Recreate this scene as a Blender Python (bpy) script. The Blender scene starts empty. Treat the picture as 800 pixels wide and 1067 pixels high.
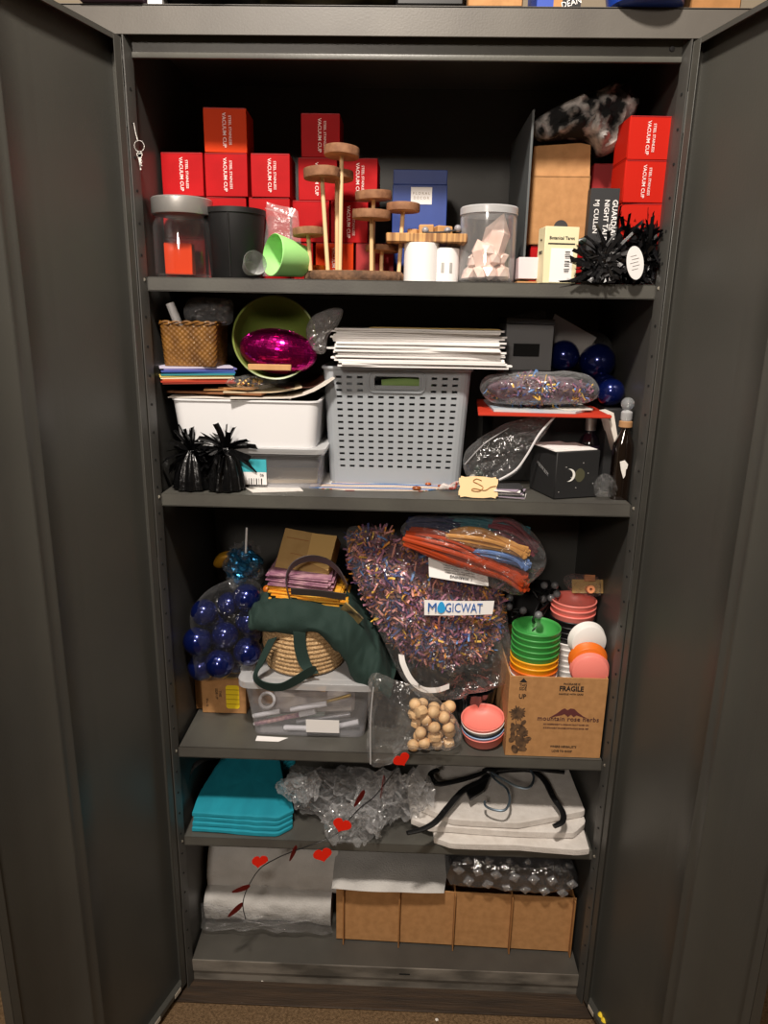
import bpy, bmesh, math, random
from mathutils import Vector, Matrix, noise
SC = bpy.context.scene
COL = SC.collection
PI = math.pi
V = Vector
rnd = random.Random(7)

# ---------------------------------------------------------------- camera model
F = 740.0
CAM = V((0.014, -1.295, 1.517))
yaw, pitch, roll = (math.radians(a) for a in (1.464, -15.173, -1.032))
RM = Matrix.Rotation(yaw, 3, 'Z') @ Matrix.Rotation(pitch, 3, 'X') @ Matrix.Rotation(roll, 3, 'Y')

def ray(px, py):
    return RM @ V(((px - 400) / F, 1.0, -(py - 533.5) / F))
def at(px, py, Y):
    d = ray(px, py); return CAM + d * ((Y - CAM.y) / d.y)
def atz(px, py, z):
    d = ray(px, py); return CAM + d * ((z - CAM.z) / d.z)
def zat(py, Y, px=400): return at(px, py, Y).z
def xat(px, Y, py=533): return at(px, py, Y).x

cd = bpy.data.cameras.new('camera'); cam = bpy.data.objects.new('camera', cd); COL.objects.link(cam)
cd.sensor_fit = 'VERTICAL'; cd.sensor_height = 36.0; cd.lens = 36.0 * F / 1067.0
cd.clip_start = .01
m4 = Matrix.Identity(4)
for i in range(3):
    m4[i][0] = RM[i][0]; m4[i][1] = RM[i][2]; m4[i][2] = -RM[i][1]; m4[i][3] = CAM[i]
cam.matrix_world = m4
SC.camera = cam

# ---------------------------------------------------------------- materials
def lin(h):
    h = h.lstrip('#'); o = []
    for i in (0, 2, 4):
        c = int(h[i:i+2], 16) / 255
        o.append(c / 12.92 if c <= .04045 else ((c + .055) / 1.055) ** 2.4)
    return (*o, 1)

def _base(name):
    m = bpy.data.materials.new(name); m.use_nodes = True
    nt = m.node_tree; nt.nodes.clear()
    out = nt.nodes.new('ShaderNodeOutputMaterial')
    return m, nt, out
def _noise(nt, scale, detail=4, stretch=None, coord='Object'):
    tc = nt.nodes.new('ShaderNodeTexCoord'); mp = nt.nodes.new('ShaderNodeMapping')
    if stretch: mp.inputs['Scale'].default_value = stretch
    nt.links.new(tc.outputs[coord], mp.inputs[0])
    n = nt.nodes.new('ShaderNodeTexNoise'); n.inputs['Scale'].default_value = scale; n.inputs['Detail'].default_value = detail
    nt.links.new(mp.outputs[0], n.inputs['Vector'])
    return n

def mat(name, col, rough=.5, metal=0, spec=.5, col2=None, ns=30, lo=.35, hi=.65, bump=0, bs=120, stretch=None, coat=0, trans=0, sss=0, wave=None):
    m, nt, out = _base(name)
    p = nt.nodes.new('ShaderNodeBsdfPrincipled'); nt.links.new(p.outputs[0], out.inputs[0])
    p.inputs['Base Color'].default_value = lin(col)
    p.inputs['Roughness'].default_value = rough; p.inputs['Metallic'].default_value = metal
    p.inputs['Specular IOR Level'].default_value = spec
    p.inputs['Coat Weight'].default_value = coat
    p.inputs['Transmission Weight'].default_value = trans
    if col2:
        n = _noise(nt, ns, 5, stretch); src = n.outputs['Fac']
        if wave:
            tc = nt.nodes.new('ShaderNodeTexCoord'); w = nt.nodes.new('ShaderNodeTexWave')
            w.bands_direction = wave[0]; w.inputs['Scale'].default_value = wave[1]; w.inputs['Distortion'].default_value = wave[2]
            nt.links.new(tc.outputs['Object'], w.inputs['Vector']); src = w.outputs['Fac']
        r = nt.nodes.new('ShaderNodeValToRGB'); e = r.color_ramp.elements
        e[0].position = lo; e[0].color = lin(col); e[1].position = hi; e[1].color = lin(col2)
        nt.links.new(src, r.inputs[0]); nt.links.new(r.outputs[0], p.inputs['Base Color'])
    if bump:
        n2 = _noise(nt, bs, 4, stretch); b = nt.nodes.new('ShaderNodeBump')
        b.inputs['Strength'].default_value = bump; b.inputs['Distance'].default_value = .004
        nt.links.new(n2.outputs['Fac'], b.inputs['Height']); nt.links.new(b.outputs[0], p.inputs['Normal'])
    return m

def film(name, tint='#ffffff', base=.06, edge=.55, haze=.25, rough=.14, bump=.6, bs=40, hazecol='#e8e8ea', bdist=.01, pw=2.5):
    """clear plastic: see-through, with gloss and a little milkiness"""
    m, nt, out = _base(name); L = nt.links
    tr = nt.nodes.new('ShaderNodeBsdfTransparent'); tr.inputs[0].default_value = lin(tint)
    gl = nt.nodes.new('ShaderNodeBsdfGlossy'); gl.inputs['Roughness'].default_value = rough; gl.inputs[0].default_value = (.9, .9, .9, 1)
    df = nt.nodes.new('ShaderNodeBsdfDiffuse'); df.inputs[0].default_value = lin(hazecol)
    mx = nt.nodes.new('ShaderNodeMixShader'); mx.inputs[0].default_value = haze
    L.new(gl.outputs[0], mx.inputs[1]); L.new(df.outputs[0], mx.inputs[2])
    lw = nt.nodes.new('ShaderNodeLayerWeight'); lw.inputs['Blend'].default_value = .5
    pwn = nt.nodes.new('ShaderNodeMath'); pwn.operation = 'POWER'; pwn.inputs[1].default_value = pw; L.new(lw.outputs['Facing'], pwn.inputs[0])
    ma = nt.nodes.new('ShaderNodeMath'); ma.operation = 'MULTIPLY_ADD'; ma.inputs[1].default_value = edge; ma.inputs[2].default_value = base
    ma.use_clamp = True; L.new(pwn.outputs[0], ma.inputs[0])
    m2 = nt.nodes.new('ShaderNodeMixShader'); L.new(ma.outputs[0], m2.inputs[0]); L.new(tr.outputs[0], m2.inputs[1]); L.new(mx.outputs[0], m2.inputs[2])
    if bump:
        n2 = _noise(nt, bs, 3); b = nt.nodes.new('ShaderNodeBump'); b.inputs['Strength'].default_value = bump; b.inputs['Distance'].default_value = bdist
        L.new(n2.outputs['Fac'], b.inputs['Height'])
        for s in (gl, df): L.new(b.outputs[0], s.inputs['Normal'])
        L.new(b.outputs[0], lw.inputs['Normal'])
    L.new(m2.outputs[0], out.inputs[0])
    return m

# ---------------------------------------------------------------- mesh builders
def nb(): return bmesh.new()
def addbox(bm, c, s, rot=None, bevel=0, mi=0, seg=1):
    g = bmesh.ops.create_cube(bm, size=1.0); vs = g['verts']
    R = rot.to_4x4() if rot else Matrix.Identity(4)
    bmesh.ops.transform(bm, matrix=Matrix.Translation(V(c)) @ R @ Matrix.Diagonal((*s, 1)), verts=vs)
    fs = {f for v in vs for f in v.link_faces}
    for f in fs: f.material_index = mi
    if bevel:
        es = list({e for v in vs for e in v.link_edges})
        r = bmesh.ops.bevel(bm, geom=es, offset=bevel, segments=seg, affect='EDGES', profile=.5)
        for f in r['faces']: f.material_index = mi
def box2(bm, a, b, bevel=0, mi=0, seg=1):
    a = V(a); b = V(b)
    addbox(bm, (a + b) / 2, (abs(b.x-a.x), abs(b.y-a.y), abs(b.z-a.z)), None, bevel, mi, seg)
def lathe(bm, prof, n=32, mtx=None, mi=0, caps=False, fn=None):
    rings = []
    for (r, z) in prof:
        ring = []
        for i in range(n):
            a = 2 * PI * i / n
            rr = r * (fn(a, z) if fn else 1)
            p = V((rr * math.cos(a), rr * math.sin(a), z))
            ring.append(bm.verts.new(mtx @ p if mtx else p))
        rings.append(ring)
    for a, b in zip(rings, rings[1:]):
        for i in range(n):
            f = bm.faces.new((a[i], a[(i+1) % n], b[(i+1) % n], b[i])); f.material_index = mi
    if caps:
        bm.faces.new(rings[0][::-1]).material_index = mi; bm.faces.new(rings[-1]).material_index = mi
    return rings
def tube(bm, pts, r, n=8, mi=0, flat=None, closed=False):
    pts = [V(p) for p in pts]; rings = []; N = len(pts)
    up = None
    for i, p in enumerate(pts):
        if closed: t = (pts[(i+1) % N] - pts[i-1])
        else: t = pts[min(i+1, N-1)] - pts[max(i-1, 0)]
        if t.length < 1e-9: t = V((0, 0, 1))
        t.normalize()
        if up is None:
            up = V((0, 0, 1)) if abs(t.z) < .9 else V((1, 0, 0))
        a = up - t * up.dot(t)
        if a.length < 1e-6: a = t.orthogonal()
        a.normalize(); up = a; b = t.cross(a)
        rr = r[i] if isinstance(r, (list, tuple)) else r
        ring = []
        for k in range(n):
            an = 2 * PI * k / n
            ring.append(bm.verts.new(p + a * (math.cos(an) * rr * (flat or 1)) + b * (math.sin(an) * rr)))
        rings.append(ring)
    prs = list(zip(rings, rings[1:])) + ([(rings[-1], rings[0])] if closed else [])
    for a, b in prs:
        for k in range(n):
            bm.faces.new((a[k], a[(k+1) % n], b[(k+1) % n], b[k])).material_index = mi
    if not closed:
        bm.faces.new(rings[0][::-1]).material_index = mi; bm.faces.new(rings[-1]).material_index = mi
def ribbon(bm, pts, w, th=.0012, mi=0):
    """flat band: pts are (point, width direction)"""
    rows = []; N = len(pts)
    for i, (p, d) in enumerate(pts):
        p = V(p); d = V(d).normalized()
        t = (V(pts[min(i+1, N-1)][0]) - V(pts[max(i-1, 0)][0])).normalized()
        nn = t.cross(d).normalized()
        rows.append([bm.verts.new(p + d * w/2 * s + nn * th/2 * q) for s, q in ((-1, -1), (1, -1), (1, 1), (-1, 1))])
    for a, b in zip(rows, rows[1:]):
        for k in range(4): bm.faces.new((a[k], a[(k+1) % 4], b[(k+1) % 4], b[k])).material_index = mi
    bm.faces.new(rows[0][::-1]).material_index = mi; bm.faces.new(rows[-1]).material_index = mi
def catmull(pts, n, closed=True):
    pts = [V(p) for p in pts]; N = len(pts); out = []
    segs = N if closed else N - 1
    for j in range(n):
        t = j / (n if closed else n - 1) * segs
        i = min(int(t), segs - 1); u = t - i
        g = (lambda k: pts[k % N]) if closed else (lambda k: pts[min(max(k, 0), N-1)])
        a, b, c, d = g(i-1), g(i), g(i+1), g(i+2)
        out.append(.5 * ((2*b) + (c-a)*u + (2*a-5*b+4*c-d)*u*u + (3*b-a-3*c+d)*u**3))
    return out
def lerp_poly(pts, n):
    """evenly resampled polygon, corners kept sharp enough"""
    pts = [V(p) for p in pts]; N = len(pts)
    ls = [(pts[(i+1) % N] - pts[i]).length for i in range(N)]; T = sum(ls); out = []
    for j in range(n):
        d = T * j / n; i = 0
        while d > ls[i] and i < N-1: d -= ls[i]; i += 1
        out.append(pts[i].lerp(pts[(i+1) % N], d / max(ls[i], 1e-9)))
    return out
def nz(p, s, seed=0): return noise.noise(V(p) * s + V((seed * 7.31, seed * 3.77, seed * 1.93)))
def puff(bm, outline, thick, mapf, n=64, rings=10, p=.5, amp=0, ns=25, seed=0, back=1.0, sharp=False, ridge=0, mi=0, ease=1):
    """closed pillow over a 2-D outline; mapf(u,v,w) puts it in the room"""
    o = lerp_poly([V((*q, 0)) for q in outline], n) if sharp else catmull([V((*q, 0)) for q in outline], n)
    c = V((0, 0, 0))
    for q in o: c += q
    c /= len(o)
    def layer(sgn, k):
        s = 1 - (1 - k / rings) ** ease; row = []
        for q in o:
            uv = c + (q - c) * s
            h = thick * max(0, 1 - s ** 2.4) ** p * (1 if sgn > 0 else back)
            wob = nz((uv.x, uv.y, sgn * .3), ns, seed) * amp
            if ridge: wob += ridge * (abs(nz((uv.x, uv.y, sgn * .7), ns * 1.7, seed + 3)) - .25) * 2
            wob *= (1 - s ** 6) if k == rings else 1
            e = amp * .6 * nz((uv.x, uv.y, 5), ns * .7, seed + 9)
            row.append(bm.verts.new(mapf(uv.x + e, uv.y - e, sgn * h + wob)))
        return row
    edge = layer(1, rings)
    for sgn in (1, -1):
        rows = [edge] + [layer(sgn, k) for k in range(rings - 1, 0, -1)]
        for a, b in zip(rows, rows[1:]):
            for i in range(n):
                q = (a[i], a[(i+1) % n], b[(i+1) % n], b[i])
                bm.faces.new(q if sgn > 0 else q[::-1]).material_index = mi
        cv = bm.verts.new(mapf(c.x, c.y, sgn * thick * (1 if sgn > 0 else back)))
        L = rows[-1]
        for i in range(n):
            q = (L[i], L[(i+1) % n], cv)
            bm.faces.new(q if sgn > 0 else q[::-1]).material_index = mi
def prism(bm, outline, mapf, w0, w1, mi=0, bevel=0):
    a = [bm.verts.new(mapf(u, v, w0)) for u, v in outline]; b = [bm.verts.new(mapf(u, v, w1)) for u, v in outline]
    n = len(a)
    fs = [bm.faces.new(a[::-1]), bm.faces.new(b)]
    for i in range(n): fs.append(bm.faces.new((a[i], a[(i+1) % n], b[(i+1) % n], b[i])))
    for f in fs: f.material_index = mi
    if bevel:
        es = list({e for f in fs for e in f.edges}); bmesh.ops.bevel(bm, geom=es, offset=bevel, segments=2, affect='EDGES')
def sphere(bm, c, r, n=16, sc=(1, 1, 1), rot=None, mi=0):
    g = bmesh.ops.create_uvsphere(bm, u_segments=n, v_segments=max(6, n*2//3), radius=1)
    R = rot.to_4x4() if rot else Matrix.Identity(4)
    bmesh.ops.transform(bm, matrix=Matrix.Translation(V(c)) @ R @ Matrix.Diagonal((r*sc[0], r*sc[1], r*sc[2], 1)), verts=g['verts'])
    for v in g['verts']:
        for f in v.link_faces: f.material_index = mi
def rough_up(bm, amp, s, seed=0, zmin=None):
    bm.normal_update()
    for v in bm.verts:
        v.co += v.normal * nz(v.co, s, seed) * amp
        if zmin is not None and v.co.z < zmin: v.co.z = zmin
FRONT = lambda Y: (lambda u, v, w: V((u, Y - w, v)))
FLAT = lambda z: (lambda u, v, w: V((u, v, z + w)))

# ---------------------------------------------------------------- objects
def mk(name, bm, m, parent=None, smooth=True, loc=None, ang=.7):
    bmesh.ops.recalc_face_normals(bm, faces=bm.faces[:]) if smooth != 'raw' else None
    for f in bm.faces: f.smooth = bool(smooth)
    if smooth:
        for e in bm.edges:
            if len(e.link_faces) == 2 and e.calc_face_angle(0) > ang: e.smooth = False
    me = bpy.data.meshes.new(name); bm.to_mesh(me); bm.free()
    for x in (m if isinstance(m, (list, tuple)) else [m]): me.materials.append(x)
    o = bpy.data.objects.new(name, me); COL.objects.link(o)
    if parent: o.parent = parent
    if loc is not None: o.location = loc
    return o
def tag(o, label, cat, group=None, kind=None):
    o['label'] = label; o['category'] = cat
    if group: o['group'] = group
    if kind: o['kind'] = kind
    return o
def solo(name, bm, m, label, cat, group=None, smooth=True, kind=None, ang=.7):
    xs = [v.co for v in bm.verts]
    lo = V([min(c[i] for c in xs) for i in range(3)]); hi = V([max(c[i] for c in xs) for i in range(3)])
    L = V(((lo.x+hi.x)/2, (lo.y+hi.y)/2, lo.z))
    for v in bm.verts: v.co -= L
    return tag(mk(name, bm, m, None, smooth, L, ang), label, cat, group, kind)
def thing(name, label, cat, loc=(0, 0, 0), rot=(0, 0, 0), group=None):
    o = bpy.data.objects.new(name, None); COL.objects.link(o); o.empty_display_size = .02
    o.location = loc; o.rotation_euler = rot
    return tag(o, label, cat, group)
def kids(o): return [c for c in bpy.data.objects if c.parent is o]
def dup(o, loc=None, rot=None, label=None, group=None, parent=None):
    c = o.copy(); COL.objects.link(c)
    if parent: c.parent = parent
    if loc is not None: c.location = loc
    if rot is not None: c.rotation_euler = rot
    if label: c['label'] = label
    if group: c['group'] = group
    for ch in kids(o): dup(ch, parent=c)
    return c
RX90 = Matrix.Rotation(PI/2, 4, 'X')
def text(s, size, mtx, m, parent, name='printed_text', bold=0, spacing=1.0, align='CENTER', line=1.0, sx=1.0, depth=.00025):
    cu = bpy.data.curves.new('t', 'FONT'); cu.body = s; cu.size = size; cu.align_x = align; cu.align_y = 'CENTER'
    cu.space_character = spacing; cu.space_line = line; cu.offset = bold * size; cu.extrude = depth; cu.resolution_u = 2
    ob = bpy.data.objects.new('t', cu); COL.objects.link(ob)
    bpy.context.view_layer.update()
    me = bpy.data.meshes.new_from_object(ob.evaluated_get(bpy.context.evaluated_depsgraph_get()))
    bpy.data.objects.remove(ob); bpy.data.curves.remove(cu)
    me.transform(mtx @ Matrix.Diagonal((sx, 1, 1, 1))); me.materials.clear(); me.materials.append(m)
    o = bpy.data.objects.new(name, me); COL.objects.link(o)
    if parent: o.parent = parent
    return o
def on_front(x, y, z, spin=0):
    """matrix for writing on a face that looks towards -Y"""
    return Matrix.Translation((x, y, z)) @ RX90 @ Matrix.Rotation(spin, 4, 'Z')

# shelf tops, front edge
S1, S2, S3, S4, S5 = 1.584, 1.188, .633, .406, .066
FY = .02

# ---------------------------------------------------------------- shared materials
M = {}
M['metal'] = mat('cabinet grey paint', '#464542', .42, 0, .5, '#3f3e3b', 6, bump=.05, bs=300)
M['shelfm'] = mat('shelf grey paint', '#56554f', .42, 0, .5, '#4a4844', 9, bump=.06, bs=250)
M['doorm'] = mat('door grey paint', '#44433e', .42, 0, .5, '#3f3e3a', 4, bump=.06, bs=300)
M['worn'] = mat('scuffed grey paint', '#8a8478', .55, 0, .4, '#6a655c', 12)
M['black'] = mat('black plastic', '#141415', .38)
M['blackmatte'] = mat('matte black card', '#1a1a1b', .7)
M['dark'] = mat('dark grey card', '#333335', .6)
M['hole'] = mat('dark hole', '#060606', .9)
M['white'] = mat('white paper', '#efecea', .7)
M['whitep'] = mat('white plastic', '#eeeef0', .35)
M['ink'] = mat('black ink', '#1c1a19', .7)
M['whiteink'] = mat('white ink', '#f2dcd8', .6)
M['kraft'] = mat('kraft cardboard', '#b68655', .8, col2='#a87a4b', ns=60, bump=.05)
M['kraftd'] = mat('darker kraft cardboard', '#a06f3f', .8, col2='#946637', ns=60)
M['steel'] = mat('brushed steel', '#c9c6c2', .36, .75, stretch=(1, 1, 40), bump=.05)
M['brass'] = mat('gold metal', '#d9b45a', .3, 1)
M['wire'] = mat('steel wire', '#9fb3c4', .35, .9)
M['wood'] = mat('pale wood', '#d3a570', .65, col2='#b98955', ns=18, stretch=(1, 1, .15), bump=.1)
M['bark'] = mat('bark', '#7c5a40', .85, col2='#4d3626', ns=60, bump=.8, bs=90)
M['woodcut'] = mat('cut wood face', '#b58a60', .75, col2='#8d6541', ns=40)
M['clear'] = film('clear plastic bag', base=.03, edge=.35, haze=.3, rough=.14, bump=.9, bs=32)
M['crinkle'] = film('crinkled clear plastic', base=.05, edge=.5, haze=.3, rough=.1, bump=1.0, bs=70, bdist=.02, pw=2.0)
M['milky'] = film('thin zip bag', base=.12, edge=.4, haze=.7, rough=.2, bump=.4, bs=40)
M['bagfilm'] = film('big bag film', base=.05, edge=.55, haze=.45, rough=.14, bump=1.0, bs=26, bdist=.02, pw=1.8)
M['crumple'] = film('crumpled film', base=.07, edge=.7, haze=.42, rough=.1, bump=.25, bs=60, hazecol='#f6f6f8', pw=1.6)
M['jarp'] = film('plastic jar wall', base=.09, edge=.6, haze=.45, rough=.08, bump=0, pw=2.5)
M['jar'] = film('clear jar wall', base=.05, edge=.7, haze=.12, rough=.05, bump=0, pw=3)
M['tub'] = film('clear tub plastic', tint='#f8f8fa', base=.11, edge=.5, haze=.6, rough=.12, bump=.1, bs=20, hazecol='#f2f2f4')
M['lidp'] = film('milky lid plastic', tint='#eeeeee', base=.5, edge=.4, haze=.8, rough=.2, bump=0, hazecol='#e4e5e7')
# ================================================================ setting
bm = nb(); box2(bm, (-2.2, -4.25, -.03), (2.2, .65, 0))
fl = mk('floor', bm, mat('tan carpet', '#7d654b', .95, spec=.1, col2='#5c4934', ns=160, bump=1.0, bs=350)); fl['kind'] = 'structure'
bm = nb(); box2(bm, (-.6, -.034, .0), (.6, .45, .004), bevel=.001)
th = mk('trim_1', bm, mat('dark worn wood threshold', '#3f2f20', .6, col2='#2b2016', ns=14, stretch=(.4, 6, 1), bump=.3, bs=60)); th['kind'] = 'structure'
bm = nb(); box2(bm, (-2.15, .6, 0), (2.15, .65, 3.6))
M['wallp'] = mat('beige wall', '#8f8371', .9)
for nm_, a_, b_ in (('wall_left', (-2.2, -4.2, 0), (-2.15, .65, 3.6)), ('wall_right', (2.15, -4.2, 0), (2.2, .65, 3.6)), ('wall_front', (-2.2, -4.25, 0), (2.2, -4.2, 3.6))):
    b3 = nb(); box2(b3, a_, b_); mk(nm_, b3, M['wallp'])['kind'] = 'structure'
b3 = nb(); box2(b3, (-2.2, -4.25, 3.6), (2.2, .65, 3.65)); mk('ceiling', b3, mat('off white ceiling', '#c9c2b6', .9))['kind'] = 'structure'
w = mk('wall_back', bm, M['wallp']); w['kind'] = 'structure'

# ================================================================ cabinet
CW = .457
cab = thing('storage_cabinet', 'tall dark grey steel storage cabinet with both doors standing open', 'cabinet', (0, .2, 0))
def cp(name, bm, m, parent=None, smooth=True):
    for v in bm.verts: v.co.y -= .2
    return mk(name, bm, m, parent or cab, smooth)
bm = nb(); box2(bm, (-CW, .41, .02), (CW, .413, 1.995)); cp('back_panel', bm, M['metal'])
for sx in (-1, 1):
    bm = nb()
    box2(bm, (sx*CW, .02, .004), (sx*(CW-.0022), .41, 1.995))
    # folded front edge: an angled return that carries the row of slots
    o = [(sx*CW, .0), (sx*(CW-.002), 0.0), (sx*.4486, .02), (sx*.4486, .024), (sx*CW, .024)]
    prism(bm, o, FLAT(0), .004, 1.954)
    sp = cp('side_panel', bm, M['metal'])
    z = .11; slot = None
    nrm = V((-sx*.92, -.39, 0)).normalized(); tdir = V((-nrm.y, nrm.x, 0))
    R = Matrix((tdir, (0, 0, 1), nrm)).transposed().to_4x4()
    while z < 1.92:
        if all(abs(z - (s - .013)) > .02 for s in (S1, S2, S3, S4)):
            if not slot:
                bm = nb(); lathe(bm, [(.0024, 0), (.0024, .0005)], 10, R, caps=True)
                slot = mk('shelf_slot', bm, M['hole'], sp, loc=V((sx*(CW-.0052), .0094-.2, z)) + nrm*.0001)
            else: dup(slot, (slot.location.x, slot.location.y, z), parent=sp)
        z += .052
bm = nb()
OW = CW + .125
box2(bm, (-OW, 0, 1.954), (OW, .0025, 1.997), .0008); box2(bm, (-OW, 0, 1.9945), (OW, .413, 1.997))
cp('top_panel', bm, mat('header grey paint', '#625e58', .4, col2='#55514c', ns=7, bump=.05, bs=300))
for sx in (-1, 1):
    bm = nb(); box2(bm, (sx*(CW+.003), .0245, .004), (sx*OW, .027, 1.954)); box2(bm, (sx*OW, 0, .004), (sx*(OW-.002), .413, 1.9945)); cp('outer_side', bm, M['metal'])
bm = nb()
box2(bm, (-.4486, .022, 1.93), (.4486, .0245, 1.9945)); box2(bm, (-.4486, .017, 1.926), (.4486, .0245, 1.9345), .0012, seg=2)
cp('header_rail', bm, M['shelfm'])
bm = nb(); lathe(bm, [(.0001, 0), (.0045, 0), (.004, .002), (.0001, .0025)], 12, Matrix.Translation(at(700, 51, .022)) @ RX90); cp('header_screw', bm, M['dark'])
for k, (zt, zb) in enumerate(((S1, 1.559), (S2, 1.162), (S3, .607), (S4, .383))):
    bm = nb()
    hw = .4486 if k < 3 else .449
    zt -= .0007
    box2(bm, (-hw, FY, zt-.0015), (hw, .405, zt))
    box2(bm, (-hw, FY, zb), (hw, FY+.0018, zt), .0006); box2(bm, (-hw, FY, zb), (hw, FY+.015, zb+.0015))
    box2(bm, (-hw, .4035, zb), (hw, .405, zt))
    for sx in (-1, 1): box2(bm, (sx*hw, FY, zb+.004), (sx*(hw-.0018), .405, zt))
    s = cp('shelf', bm, M['shelfm'])
    for sx in (-1, 1):
        bm = nb(); lathe(bm, [(.0035, 0), (.0028, .0018)], 10, Matrix.Translation((sx*.4518, .0125, zt-.006)) @ RX90, caps=True)
        cp('shelf_screw', bm, M['worn'], s)
bm = nb()
box2(bm, (-.449, FY, S5-.0027), (.449, .405, S5-.0007)); cp('bottom_panel', bm, mat('dusty grey paint', '#4a4741', .6, col2='#3e3b36', ns=8))
bm = nb(); box2(bm, (-.449, FY-.001, .034), (.449, FY+.002, S5-.0005), .0006); box2(bm, (-.452, FY+.004, .004), (.452, FY+.008, .036))
cp('base_rail', bm, mat('scuffed base rail', '#7d776e', .55, col2='#4b4741', ns=9, stretch=(1, 1, 3)))
bm = nb(); box2(bm, tuple(atz(422, 1016, .05)*0 + V((.035, FY-.0016, .047))), (.06, FY, .0505)); cp('rail_slot', bm, M['hole'])

M['pad'] = mat('pale rubber pad', '#b3aa9c', .8)
def door(sgn, ang):
    t = math.radians(ang - 90)
    u = V((sgn*math.sin(t), -math.cos(t), 0)); inn = V((-sgn*math.cos(t), -math.sin(t), 0))
    H = V((sgn*CW, 0.0, 0)) ; W = .44; z0, z1 = .022, 1.95; dp = .02
    mp = lambda s, d, z: H + u*s + inn*d + V((0, 0, z))
    def pb(bm, s0, s1, d0, d1, za, zb, bev=.0006):
        vs = [bm.verts.new(mp(s, d, z)) for z in (za, zb) for s, d in ((s0, d0), (s1, d0), (s1, d1), (s0, d1))]
        fs = [bm.faces.new([vs[i] for i in q]) for q in ((3, 2, 1, 0), (4, 5, 6, 7), (0, 1, 5, 4), (1, 2, 6, 5), (2, 3, 7, 6), (3, 0, 4, 7))]
        if bev: bmesh.ops.bevel(bm, geom=list({e for f in fs for e in f.edges}), offset=bev, segments=1, affect='EDGES')
    bm = nb()
    pb(bm, .002, W, -dp, -dp+.0012, z0, z1, 0)
    pb(bm, .002, .0035, -dp, 0, z0, z1); pb(bm, W-.0015, W, -dp, 0, z0, z1)
    pb(bm, .002, W, -dp, 0, z1-.0015, z1); pb(bm, .002, W, -dp, 0, z0, z0+.0015)
    # folded return lips
    pb(bm, .0035, .02, -.0012, 0, z0, z1); pb(bm, W-.016, W, -.0012, 0, z0, z1)
    pb(bm, .02, W-.016, -.0012, 0, z1-.009, z1); pb(bm, .02, W-.016, -.0012, 0, z0, z0+.012)
    d = cp('door', bm, M['doorm'])
    # hat-shaped stiffener up the middle
    bm = nb(); pr = [(.18, -dp+.0013), (.2, -dp+.002), (.236, -dp+.0036), (.2425, -dp+.0085), (.2465, -dp+.0095), (.25, -dp+.008), (.266, -dp+.008), (.2695, -dp+.0095), (.2735, -dp+.0085), (.28, -dp+.0036), (.315, -dp+.002), (.335, -dp+.0013)]
    rows = []
    for z in (z0+.03, z1-.03): rows.append([bm.verts.new(mp(s, dd, z)) for s, dd in pr])
    for i in range(len(pr)-1): bm.faces.new((rows[0][i], rows[0][i+1], rows[1][i+1], rows[1][i]))
    for r in rows: bm.faces.new(r)
    st = cp('stiffener', bm, M['doorm'], d)
    # hinges
    for z in (.16, 1.0, 1.82):
        bm = nb(); lathe(bm, [(.0038, z), (.0038, z+.06)], 10, Matrix.Translation((sgn*(CW+.004), .006, 0)), caps=True)
        cp('hinge', bm, M['metal'], d)
    for s in (.025, .1):
        bm = nb(); pb(bm, s, s+.022, 0, .001, z0+.001, z0+.011, 0)
        cp('bumper_pad', bm, M['pad'], d)
    return d
door(-1, 108); door(1, 105)

# keys hanging at the left edge
kx = at(144, 150, -.006)
kt = thing('key_ring', 'steel key ring with keys hanging at the left edge of the opening', 'keys', kx); kt.scale = (.8, .8, .8)
def ring_mesh(bm, c, R, r, rot=Matrix.Identity(3), n=20):
    tube(bm, [V(c) + rot @ V((R*math.cos(2*PI*i/n), 0, R*math.sin(2*PI*i/n))) for i in range(n)], r, 6, closed=True)
bm = nb(); ring_mesh(bm, (.002, 0, -.004), .0105, .0008); mk('split_ring', bm, M['steel'], kt)
bm = nb(); tube(bm, [(-.007, .002, .04), (-.004, .0, .022), (.0, -.001, .006)], .0011, 6); mk('hook_wire', bm, M['steel'], kt)
for a, l in ((.06, .03), (-.1, .034)):
    bm = nb(); R = Matrix.Rotation(a, 3, 'Y')
    lathe(bm, [(.0001, -.0007), (.0055, -.0007), (.0055, .0007), (.0001, .0007)], 14, Matrix.Translation((.002 + a*.01, -.001, -.02)) @ RX90)
    addbox(bm, V((.002 + a*.01, -.001, -.02 - l*.5)), (.0032, .0014, l*.8), R, .0004)
    for q in range(4): addbox(bm, V((.0042 + a*.01, -.001, -.026 - q*.005)), (.0016, .0012, .0025), R)
    mk('key', bm, M['steel'], kt)
# ================================================================ things on the roof of the cabinet
RZ = 1.9975
bm = nb(); xa, xb = at(487, 6, 0).x, at(545, 6, 0).x
box2(bm, (xa, .004, RZ), (xb, .12, RZ+.09), .002); solo('carton', bm, M['kraft'], 'small kraft carton at the middle of the cabinet roof', 'box')
bm = nb(); lathe(bm, [(.0001, 0), (.052, 0), (.058, .004), (.066, .045), (.069, .046), (.069, .049), (.063, .048), (.055, .006), (.0001, .004)], 40, Matrix.Translation((at(676, 4, 0).x, .022, RZ)))
solo('tray', bm, mat('glossy blue plastic', '#1d3f9e', .3), 'blue round plastic tray overhanging the right end of the cabinet roof', 'tray')
t = thing('product_box', 'blue box with a dark printed end beside the kraft carton on the roof', 'box', (at(583, 4, 0).x, .01, RZ))
bm = nb(); box2(bm, (-.035, 0, 0), (.035, .1, .06), .001); mk('carton_body', bm, mat('royal blue card', '#2446a8', .5), t)
bm = nb(); box2(bm, (-.008, -.0006, .0), (.006, 0, .06)); mk('tan_band', bm, M['kraft'], t)
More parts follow.
